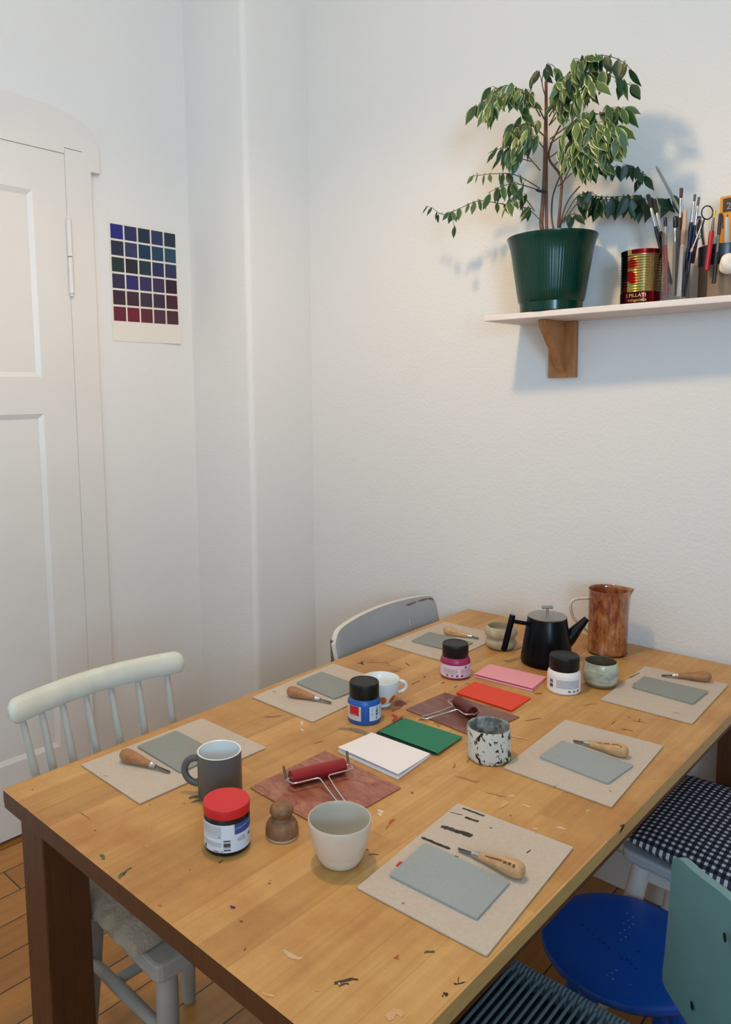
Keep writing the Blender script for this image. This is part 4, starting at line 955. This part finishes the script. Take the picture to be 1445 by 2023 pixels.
brush('wooden_stick', 'pale wooden stick beside the brown tipped tall brush', (1355, 414), (1342, 586), 1.988, 1.986, [('upper_stick', 0, .40, .0050, .0056, 'tan', 1), ('lower_sleeve', .40, 1, .0058, .0060, 'offwhite', 1)], cat='stick')
brush('flat_brush', 'brush with grey tip and navy handle right of the tall brush', (1374, 384), (1347, 586), 2.004, 1.996, [('bristles', 0, .07, .0048, .0042, 'bristlegrey', .6), ('ferrule', .07, .27, .0040, .0036, 'ferrule', .8), ('handle', .27, 1, .0050, .0038, 'navy', 1)])
brush('round_brush', 'thin brush with frayed grey tip furthest right in the jar', (1382, 389), (1352, 586), 2.012, 2.008, [('bristles', 0, .09, .0030, .0032, 'bristlegrey', 1), ('ferrule', .09, .28, .0034, .0030, 'ferrule', 1), ('handle', .28, 1, .0046, .0034, 'navy', 1)])
A = ony(1297, 328, 2.062); B = ony(1346, 420, 2.03); C_ = ony(1356, 560, 2.018)
pk = thing('palette_knife', 'grey palette knife leaning left above the brushes in the jar', 'palette knife', C_, group='brushes standing in the glass jar')
b = MB(); b.tube([A-C_, A.lerp(B, .06)-C_, A.lerp(B, .5)-C_, B-C_], [.002, .0056, .0066, .0050], 10, flat=.3); b.build('blade', 'greymetal', pk, 60)
b = MB(); b.tube([B-C_, B.lerp(C_, .1)-C_, B.lerp(C_, .9)-C_, (0, 0, 0)], [.003, .0050, .0050, .003], 10); b.build('handle', 'darkbrown', pk, 60)

# pencil cup
PX, PY = -.590, 2.03
pcup = thing('pencil_cup', 'brown card tool cup with black top band at the right end of view', 'cup', (PX, PY, SZ1+.0005))
R, H = .0520, .125
b = MB(); b.lathe([(0, 0), (R, 0), (R, .078)], 48); b.build('cup_body', 'kraft', pcup, 50)
b = MB(); b.lathe([(R+.0006, .078), (R+.0016, .080), (R+.0016, H), (R-.003, H), (R-.003, .004), (0, .003)], 48); b.build('dark_band', 'black', pcup, 40)
for a0_, a1_ in ((face_ang(PX, PY)-1.3, face_ang(PX, PY)-.62), (face_ang(PX, PY)+.42, face_ang(PX, PY)+1.2)):
    b = MB(); b.grid(10, 1, lambda u, v: ((R+.0004)*math.cos(a0_+(a1_-a0_)*u), (R+.0004)*math.sin(a0_+(a1_-a0_)*u), .001+.077*v))
    b.build('dark_stripe', 'darkbrown', pcup, 50)
gt = 'tools in the pencil cup'
def at_(px, py, y): return ony(px, py, y)
B0 = at_(1390, 520, 2.02)
sc_ = thing('scissors', 'black handled scissors with a ring showing above the cup', 'scissors', B0, group=gt)
rc = at_(1398, 420, 2.02)-B0; rg = MB()
rr_ = .0158
rg.tube([tuple(rc+CR*(rr_*math.cos(2*PI*k/28)*.86)+Vector((0, 0, rr_*math.sin(2*PI*k/28)))) for k in range(28)], .0016, 8, closed=True)
rg.tube([rc+Vector((-.006, 0, -rr_*.9)), rc+Vector((-.012, 0, -.04)), rc+Vector((-.006, .002, -.075))], [.002, .0026, .0026], 8); rg.build('ring_handle', 'black', sc_, 60)
rg = MB(); rg.tube([rc+Vector((-.010, .004, -.03)), rc+Vector((-.002, .004, -.10)), rc+Vector((.0, .004, -.14))], [.004, .004, .001], 8, flat=.4); rg.build('blade', 'steel', sc_, 60)
rg = MB(); c2 = at_(1382, 452, 2.03)-B0; rg.tube([tuple(c2+CR*(.013*math.cos(2*PI*k/24)*.6)+Vector((0, 0, .024*math.sin(2*PI*k/24)))) for k in range(24)], .0014, 8, closed=True); rg.build('ring_handle', 'steel', sc_, 60)
brush('pocket_knife', 'maroon folding knife with rivet between jar and scissors', (1382, 428), (1368, 520), 2.045, 2.045, [('scales', 0, 1, .0125, .0105, 'maroon', .45), ('rivet', .12, .15, .0030, .0030, 'steel', .5)], gt, 'knife')
brush('metal_scriber', 'bright thin metal rod slanting beside the maroon knife', (1386, 446), (1366, 498), 1.985, 1.984, [('rod', 0, .85, .0012, .0016, 'chrome', 1), ('tip', .85, 1, .0034, .003, 'tan', 1)], 'brushes standing in the glass jar', 'scriber')
brush('red_cutter', 'red handled cutter hooked over the front of the cup', (1413, 416), (1397, 534), 1.975, 1.964, [('brass_tip', 0, .12, .0030, .0030, 'brass', 1), ('shaft', .12, .34, .0022, .0030, 'darksteel', 1), ('grip', .34, 1, .0076, .0066, 'redpl', .8)], gt, 'cutter')
brush('dark_knife', 'dark knife hanging in front of the cup right of the red cutter', (1425, 422), (1411, 560), 1.966, 1.958, [('upper_grip', 0, .30, .0058, .0050, 'darkbrown', .8), ('shaft', .30, .55, .0032, .0034, 'darksteel', 1), ('lower_grip', .55, 1, .0052, .0056, 'black', .8)], gt, 'knife')
P0 = at_(1432, 470, 2.055)
oc = thing('orange_holder', 'orange slotted plastic holder with dark window behind the cup', 'holder', P0, group=gt)
b = MB(); u_ = Vector((CR.x, 0, 0)).normalized()
def slat(bm, x0, x1, z0, z1, y0, y1): bm.box((x0, y0, z0), (x1, y1, z1))
slat(b, -.012, .050, -.05, .098, -.004, .004); b.build('body', 'orange', oc, 0, bevel=.002)
b = MB(); slat(b, -.005, .045, .060, .092, -.0050, -.0039); b.build('window', 'orangedark', oc, 0)
vs, fs = text_faces('2', .022); tx = MB()
for x, y, _ in vs: tx.vert((x+.008, -.0053, y+.066))
for f in fs: tx.face(f)
tx.build('numeral', 'greyhandle', oc, 0)
b = MB()
for k in range(5): slat(b, -.005+k*.010, -.0025+k*.010, .022, .053, -.0046, -.0039)
b.build('slots', 'orangedark', oc, 0)
brush('spatula', 'pale plastic spatula behind the cup under the orange holder', (1438, 430), (1436, 510), 2.03, 2.03, [('blade', 0, 1, .0125, .0125, 'offwhite', .35)], gt, 'spatula')
Rg = at_(1440, 522, 1.958)
b = MB()
b.lathe([(.0001+.0222*math.sin(PI*k/20)*(1-.22*k/20), -.0235*math.cos(PI*k/20)+.0015) for k in range(21)], 40, rfn=lambda a, z: 1+.09*math.sin(3*a+z*120)+.03*math.sin(7*a-z*200))
tag(b.build('white_cloth_bundle', 'rag', smooth=60, loc=Rg), 'white cloth bundle in front of the cup at the right frame edge', 'cloth')

# ------------------------------------------------------------------ chairs
def leg_tube(p, q, r0, r1, seg=14): return MB().tube([p, Vector(p).lerp(Vector(q), .5), q], [r0, (r0+r1)/2, r1], seg)
# spindle chair
spc = thing('spindle_chair', 'white spindle back chair at the near left of the table', 'chair', (-1.26, .85, 0))
def P_(x, y, z): return Vector((x, y, z))-Vector((-1.26, .85, 0))
b = MB()
cr_ = []
N = 70
pro = [(-.011, -.022), (.007, -.024), (.012, -.018), (.014, .0), (.013, .015), (.006, .023), (-.006, .023), (-.012, .015), (-.014, -.008)]
for k in range(N+1):
    t = k/N; y = .608+.418*t; bow = math.sin(PI*t)
    x = -1.438-.030*bow; zc = .834-.005*t+.003*bow
    e = min(1, min(t, 1-t)/.045); sc2 = max(.45, (1-(1-e)**2.4)**.5) if e < 1 else 1
    cr_.append([b.vert(P_(x+px*sc2-.17*pz_*sc2, y, zc+pz_*sc2)) for px, pz_ in pro])
for A_, B_ in zip(cr_, cr_[1:]):
    for k in range(len(pro)): b.face([A_[k], A_[(k+1) % len(pro)], B_[(k+1) % len(pro)], B_[k]])
b.face(cr_[0][::-1]); b.face(cr_[-1]); b.build('crest_rail', 'white_chair', spc, 60)
for (t_, e_) in zip([(.637, .799), (.682, .809), (.732, .810), (.789, .815), (.849, .814), (.915, .811), (.985, .807)], [.677, .705, .748, .803, .858, .91, .982]):
    tt = (t_[0]-.608)/.418; xx = -1.438-.030*math.sin(PI*tt)
    a = P_(xx-.001, t_[0], .816); c = P_(-1.385, e_, .455)
    MB().tube([a, a.lerp(c, .35), a.lerp(c, .7), c], [.0062, .0086, .0098, .008], 12).build('spindle', 'spindle_paint', spc, 60)
sp_ = rpoly([(-1.415, .70), (-1.062, .682), (-1.055, 1.065), (-1.415, 1.005)], .022, 4)
b = MB(); b.prism([(x+1.26, y-.85) for x, y in sp_], .418, .455); b.build('seat', 'worn_shaded_chair', spc, 0, bevel=.006)
for (x, y, x2, y2) in ((-1.095, .722, -1.090, .716), (-1.095, 1.03, -1.085, 1.04), (-1.38, .74, -1.41, .72), (-1.38, .97, -1.41, .99)):
    MB().tube([P_(x, y, .418), P_(x, y, .38), P_((x+x2)/2, (y+y2)/2, .2), P_(x2, y2, 0)], [.019, .021, .0205, .016], 16).build('leg', 'worn_shaded_chair', spc, 60)
for a, c in (((-1.092, .719, .285), (-1.395, .728, .27)), ((-1.09, 1.036, .285), (-1.395, .98, .27)), ((-1.29, .728, .274), (-1.29, .998, .274))):
    MB().tube([P_(*a), P_(*a).lerp(P_(*c), .5), P_(*c)], [.0105, .0135, .0105], 12).build('stretcher', 'worn_shaded_chair', spc, 60)
# fleece on its seat
fl = MB()
def fle(u, v):
    e = max(0.0, (1-(2*u-1)**6)*(1-(2*v-1)**6))**.5
    x = -1.366+.255*u+.010*noise.noise(Vector((v*6, 7, u*2))); y = .668+.375*v+.008*noise.noise(Vector((u*7, 3, v*2)))
    z = .4585+.038*e+e*(.006*noise.noise(Vector((x*18, y*34, 1)))+.003*noise.noise(Vector((x*50, y*80, 3)))+.0012*noise.noise(Vector((x*140, y*170, 5))))
    return x+1.26, y-.85, z
fl.grid(70, 90, fle)
fl.grid(12, 12, lambda u, v: (-1.362+.247*u+1.26, .672+.37*v-.85, .4562), flip=True)
o = fl.build('fleece_seat_pad', 'fleece', smooth=70, loc=(-1.26, .85, 0)); tag(o, 'shaggy beige fleece lying on the seat of the spindle chair', 'seat pad')

# grey panel-back chair
gch = thing('panel_chair', 'grey painted chair with chipped panel back near the wall', 'chair', (-1.22, 1.755, 0))
def G_(x, y, z): return (x+1.22, y-1.755, z)
def panel_pt(u, v, off):
    y = 1.512+.486*u; bow = 1-(2*u-1)**2
    x = -1.385-.035*bow-.20*(v-.5)*.2+off
    w_ = abs(2*u-1); top = .808-.010*w_**2-.034*w_**22-(.012*(1-u)); bot = .60
    return G_(x, y, bot+(top-bot)*v)
b = MB(); n = 80
b.grid(n, 10, lambda u, v: panel_pt(u, v, .008)); b.grid(n, 10, lambda u, v: panel_pt(u, v, -.008), flip=True)
b.cur = 1
b.grid(n, 1, lambda u, v: panel_pt(u, 1, .008-.016*v)); b.grid(n, 1, lambda u, v: panel_pt(u, 0, -.008+.016*v))
b.grid(10, 1, lambda u, v: panel_pt(0, u, .008-.016*v), flip=True); b.grid(10, 1, lambda u, v: panel_pt(1, u, .008-.016*v))
b.cur = 2
for u0, u1, v0, v1 in ((.72, .82, .90, .945), (.83, .92, .925, .97), (.91, .975, .94, .985)):
    b.poly([panel_pt(u, v, .0086) for u, v in ((u0, v0+.01), ((u0+u1)/2, v0), (u1, v0+.02), (u1, v1), ((u0+u1)/2, v1-.01), (u0+.02, v1-.02))])
b.cur = 1
b.poly([panel_pt(u, v, .0086) for u, v in ((.735, .60), (.742, .60), (.742, .70), (.737, .70))])
b.build('backrest', ['grey_chair', 'offwhite', 'chip'], gch, 50)
for yy in (1.522, 1.965):
    b = MB(); b.tube([G_(-1.414, yy, .762), G_(-1.408, yy, .6), G_(-1.392, yy, .44), G_(-1.42, yy, 0)], [.010, .011, .014, .013], 12, flat=.8); b.build('rear_leg', 'steelbrown', gch, 60)
for yy in (1.545, 1.95):
    b = MB(); b.tube([G_(-1.02, yy, .425), G_(-1.01, yy, 0)], [.016, .013], 12); b.build('front_leg', 'steelbrown', gch, 60)
b = MB(); b.prism([(x+1.22, y-1.755) for x, y in rpoly([(-1.385, 1.55), (-1.0, 1.535), (-1.0, 1.965), (-1.385, 1.945)], .04, 5)], .425, .445); b.build('seat', 'grey_chair', gch, 0, bevel=.005)

# white chair with gingham cushion (faces the table; its back is out of view on the right)
wc = thing('cushion_chair', 'off-white wooden chair under the gingham cushion', 'chair', (-.43, 1.79, 0), (0, 0, 0))
def W_(x, y, z): return Vector((x+.43, y-1.79, z))
sp_ = rpoly([(-.632, 1.612), (-.20, 1.560), (-.19, 1.99), (-.628, 1.985)], .03, 5)
b = MB(); b.prism([(x+.43, y-1.79) for x, y in sp_], .408, .434); b.build('seat', 'seatgrey', wc, 0, bevel=.006)
b = MB(); b.box(W_(-.60, 1.63, .365), W_(-.58, 1.97, .408)); b.box(W_(-.58, 1.632, .365), W_(-.22, 1.648, .408)); b.build('apron', 'offwhite', wc, 0, bevel=.002)
for a, c in (((-.585, 1.628, .408), (-.672, 1.652, 0)), ((-.585, 1.965, .408), (-.66, 1.99, 0)), ((-.23, 1.61, .408), (-.19, 1.58, 0)), ((-.23, 1.96, .408), (-.19, 2.0, 0))):
    MB().tube([W_(*a), W_(*a).lerp(W_(*c), .3), W_(*c)], [.020, .021, .012], 16).build('leg', 'offwhite', wc, 60)
for yy in (1.62, 1.93): MB().tube([W_(-.225, yy, .434), W_(-.16, yy, .88)], .013, 12).build('back_post', 'offwhite', wc, 60)
b = MB(); b.box(W_(-.175, 1.60, .78), W_(-.155, 1.95, .88)); b.build('top_rail', 'offwhite', wc, 0, bevel=.004)
cu = MB()
cq = [(-.612, 1.60), (-.262, 1.556), (-.250, 1.965), (-.618, 1.985)]
def cpt(u, v, s):
    a = Vector(cq[0]).lerp(Vector(cq[1]), u); c = Vector(cq[3]).lerp(Vector(cq[2]), u); p = a.lerp(c, v)
    e = max(0, (1-(2*u-1)**4)*(1-(2*v-1)**4)); k = e**.45
    pinch = 1-.03*(1-abs(2*u-1)**2)*(1 if False else 1)
    z = .4375+.026+(s*.026*k)+.002*noise.noise(Vector((p.x*22, p.y*22, 5)))*k
    return p.x+.43, p.y-1.78, z-.0
cu.grid(44, 44, lambda u, v: cpt(u, v, 1), uv=True); cu.grid(44, 44, lambda u, v: cpt(u, v, -1), uv=True, flip=True)
tag(cu.build('gingham_cushion', 'gingham', smooth=70, loc=(-.43, 1.78, 0)), 'navy and white gingham cushion on the off-white chair', 'cushion')

# blue plastic stool
bs = thing('blue_stool', 'round blue plastic stool with drilled seat beside the gingham chair', 'stool', (-.543, 1.437, 0))
R, H = .164, .345
b = MB(); b.lathe([(0, H-.022), (R*.88, H-.024), (R*.975, H-.018), (R, H-.009), (R*.985, H-.002), (R*.94, H), (R*.8, H-.0015), (0, H-.003)], 80); seat = b.build('seat', 'bluepl', bs, 50)
hl = MB()
hs = []
for k in range(12): hs.append((1148+k*0, 0))
def dot(px, py, r, z): 
    p = onz(px, py, z); hl.poly([(p.x+.543+r*math.cos(2*PI*k/8), p.y-1.437+r*math.sin(2*PI*k/8), z) for k in range(8)])
for px, py in ((1151, 1827), (1161, 1836), (1172, 1845), (1183, 1854), (1193, 1863), (1203, 1872), (1239, 1896), (1248, 1904), (1258, 1913), (1228, 1893), (1262, 1880)): dot(px, py, .0022, H+.0004)
hl.build('drilled_holes', 'bluehole', seat, 0)
hl = MB()
for px, py in ((1240, 1804), (1251, 1812), (1242, 1818), (1233, 1824), (1252, 1826), (1244, 1832), (1235, 1837), (1226, 1843), (1245, 1845), (1237, 1851), (1228, 1856), (1218, 1917), (1210, 1922), (1200, 1926), (1211, 1934), (1246, 1945)): dot(px, py, random.uniform(.0012, .0022), H+.0004)
hl.build('lit_holes', 'bluelit', seat, 0)  # pale discs paint the light caught in some of the holes
for k in range(4):
    a = RIGHT+PI*1.18+k*PI/2
    d = Vector((math.cos(a), math.sin(a), 0))
    MB().tube([d*.108+Vector((0, 0, H-.022)), d*.118+Vector((0, 0, H-.10)), d*.135], [.019, .018, .0165], 18).build('leg', 'bluepl', bs, 60)

# rope-seat stool in the near foreground
rs = thing('rope_stool', 'stool with dark teal woven cord seat at the bottom edge', 'stool', (-.47, .90, 0))
rx0, rx1, ry0, ry1, rz = -.70, -.245, .70, 1.125, .438
def K_(x, y, z): return (x+.47, y-.90, z)
b = MB()
n = 34
for k in range(n):
    x = rx0+.022+(rx1-rx0-.044)*k/(n-1)
    for s in (0,):
        b.tube([K_(x, ry0-.004, rz-.012), K_(x, ry0+.004, rz+.012), K_(x, ry0+.03, rz+.012), K_(x, (ry0+ry1)/2, rz+.004), K_(x, ry1-.03, rz+.012), K_(x, ry1-.006, rz+.012), K_(x, ry1+.008, rz+.002), K_(x, ry1+.002, rz-.012)], .0029, 7)
rel_ = b.build('woven_cords', 'cord', rs, 60)
b = MB()
m = 64
for k in range(m):
    x = rx0+.01+(rx1-rx0-.02)*k/(m-1)
    b.tube([K_(x+.0022*math.cos(t)*0+t*.00055, ry1-.004+.0142*math.cos(t), rz+.0142*math.sin(t)) for t in [j*2*PI/10 for j in range(11)]], .0032, 5)
b.build('wrapped_edge', 'cord', rs, 60)
b = MB(); b.grid(2, 2, lambda u, v: K_(rx0+.02+(rx1-rx0-.04)*u, ry0+.01+(ry1-ry0-.012)*v, rz-.014)); b.grid(2, 2, lambda u, v: K_(rx0+.02+(rx1-rx0-.04)*u, ry0+.01+(ry1-ry0-.012)*v, rz-.019), flip=True); b.build('under_weave', 'cordshade', rs, 0)  # lower cords as one sheet, shade of the gaps put into its colour
for a, c in (((rx0, ry1-.004), (rx1, ry1-.004)), ((rx0, ry0+.004), (rx1, ry0+.004)), ((rx0+.012, ry0), (rx0+.012, ry1)), ((rx1-.012, ry0), (rx1-.012, ry1))):
    MB().tube([K_(*a, rz), K_(*c, rz)], .0105, 10).build('seat_rail', 'darkframe', rs, 60)
for x in (rx0+.012, rx1-.012):
    for y in (ry0+.004, ry1-.004): MB().tube([K_(x, y, rz+.01), K_(x, y, 0)], .0135, 12).build('leg', 'darkframe', rs, 60)

# teal chair whose back is turned to the camera
Dp = .693; ex = Vector((-.70711, .70711, 0)); nv = Vector((.70711, .70711, 0))
O_ = nv*(Dp/1.41421)
tcx = O_+ex*.83+nv*.2
tc = thing('teal_chair', 'teal chair seen from behind at the right edge of the frame', 'chair', (tcx.x, tcx.y, 0))
def TT(t, z, off=0): p = O_+ex*t+nv*off; return Vector((p.x-tcx.x, p.y-tcx.y, z))
half = [(.62, .862), (.72, .861), (.775, .857), (.815, .849), (.86, .8375), (.888, .8285), (.938, .812), (.975, .802), (.995, .794), (1.008, .785), (1.016, .772), (1.018, .752), (1.022, .694), (1.033, .614), (1.039, .585), (1.036, .570), (1.02, .571), (.98, .581), (.936, .592), (.86, .60), (.75, .604), (.62, .605)]
outl = half + [(1.24-t, z) for t, z in half[::-1][1:-1]]
b = MB()
cur = lambda t: .035*((t-.62)/.42)**2
fr_ = [b.vert(TT(t, z, cur(t))) for t, z in outl]; bk = [b.vert(TT(t, z, .013+cur(t))) for t, z in outl]
nn_ = len(outl)
def strips(idx, flip):
    L = len(half)
    # split the outline into vertical strips so the bend stays smooth
    top = [i for i in range(0, 12)]; bot = [i for i in range(len(half)-1, 10, -1)]
    f = [idx[i] for i in range(nn_)]
    b.face(f[::-1] if flip else f)
strips(fr_, True); strips(bk, False)
for k in range(nn_): b.face([fr_[k], fr_[(k+1) % nn_], bk[(k+1) % nn_], bk[k]])
b.cur = 1
for t, z in ((.839, .793), (.921, .632), (.40, .793), (.32, .632)):
    b.poly([TT(t+.0042*math.cos(2*PI*k/10), z+.0062*math.sin(2*PI*k/10), cur(t)-.0012) for k in range(10)])
b.build('backrest', ['teal', 'black'], tc, 40)
for t in (.84, .40):
    tb_ = .84 if t > .6 else .40
    MB().tube([TT(t, .80, .020+cur(t)), TT(t, .62, .022+cur(t)), TT(t, .43, .05), TT(t, 0, .0)], .0095, 12).build('rear_leg', 'darkframe', tc, 60)
    MB().tube([TT(t, .42, .36), TT(t, 0, .38)], .0095, 12).build('front_leg', 'darkframe', tc, 60)
b = MB(); b.prism([(p.x, p.y) for p in (TT(*q, 0) if False else TT(q[0], 0, q[1]) for q in rpoly([(.44, .05), (.80, .05), (.82, .40), (.42, .40)], .05, 5))], .422, .436); b.build('seat', 'teal', tc, 0, bevel=.004)

# ------------------------------------------------------------------ light, world, camera
def light(name, typ, loc, energy, color, rot=(0, 0, 0), **kw):
    l = bpy.data.lights.new(name, typ); l.energy = energy; l.color = color
    for k, v in kw.items(): setattr(l, k, v)
    o = bpy.data.objects.new(name, l); COL.objects.link(o); o.location = loc; o.rotation_euler = rot; return o
light('pendant_lamp_downlight', 'SPOT', (-1.05, .90, 2.64), 37.5, (1.0, .68, .34), shadow_soft_size=.07, spot_size=math.radians(165), spot_blend=.6)
light('pendant_lamp_shade_glow', 'POINT', (-1.05, .90, 2.64), 13, (1.0, .70, .40), shadow_soft_size=.07)
light('window_daylight', 'AREA', (XR+.06, (WY0+WY1)/2, (WZ0+WZ1)/2), 131, (.43, .69, .97), (0, PI/2, 0), shape='RECTANGLE', size=WZ1-WZ0-.1, size_y=WY1-WY0-.1)
wd_ = bpy.data.worlds.new('World'); SC.world = wd_; wd_.use_nodes = True
wd_.node_tree.nodes['Background'].inputs[0].default_value = (.62, .78, 1.0, 1); wd_.node_tree.nodes['Background'].inputs[1].default_value = .4
cam = bpy.data.cameras.new('camera'); co = bpy.data.objects.new('camera', cam); COL.objects.link(co); SC.camera = co
cam.sensor_fit = 'VERTICAL'; cam.sensor_height = 36; cam.lens = FPX/2023*36
cam.shift_x = (722.5-CX)/2023; cam.shift_y = -(1011.5-CY)/2023; cam.clip_start = .02
mw = Matrix.Identity(4)
for i in range(3): mw[i][0] = CR[i]; mw[i][1] = CU[i]; mw[i][2] = -CF[i]; mw[i][3] = CAM[i]
co.matrix_world = mw
vs_ = SC.view_settings; vs_.view_transform = 'Standard'; vs_.look = 'None'; vs_.exposure = 0.0; vs_.gamma = 1; vs_.use_curve_mapping = False
SC.cycles.use_denoising = True
SC.cycles.max_bounces = 10; SC.cycles.diffuse_bounces = 6; SC.cycles.transmission_bounces = 8
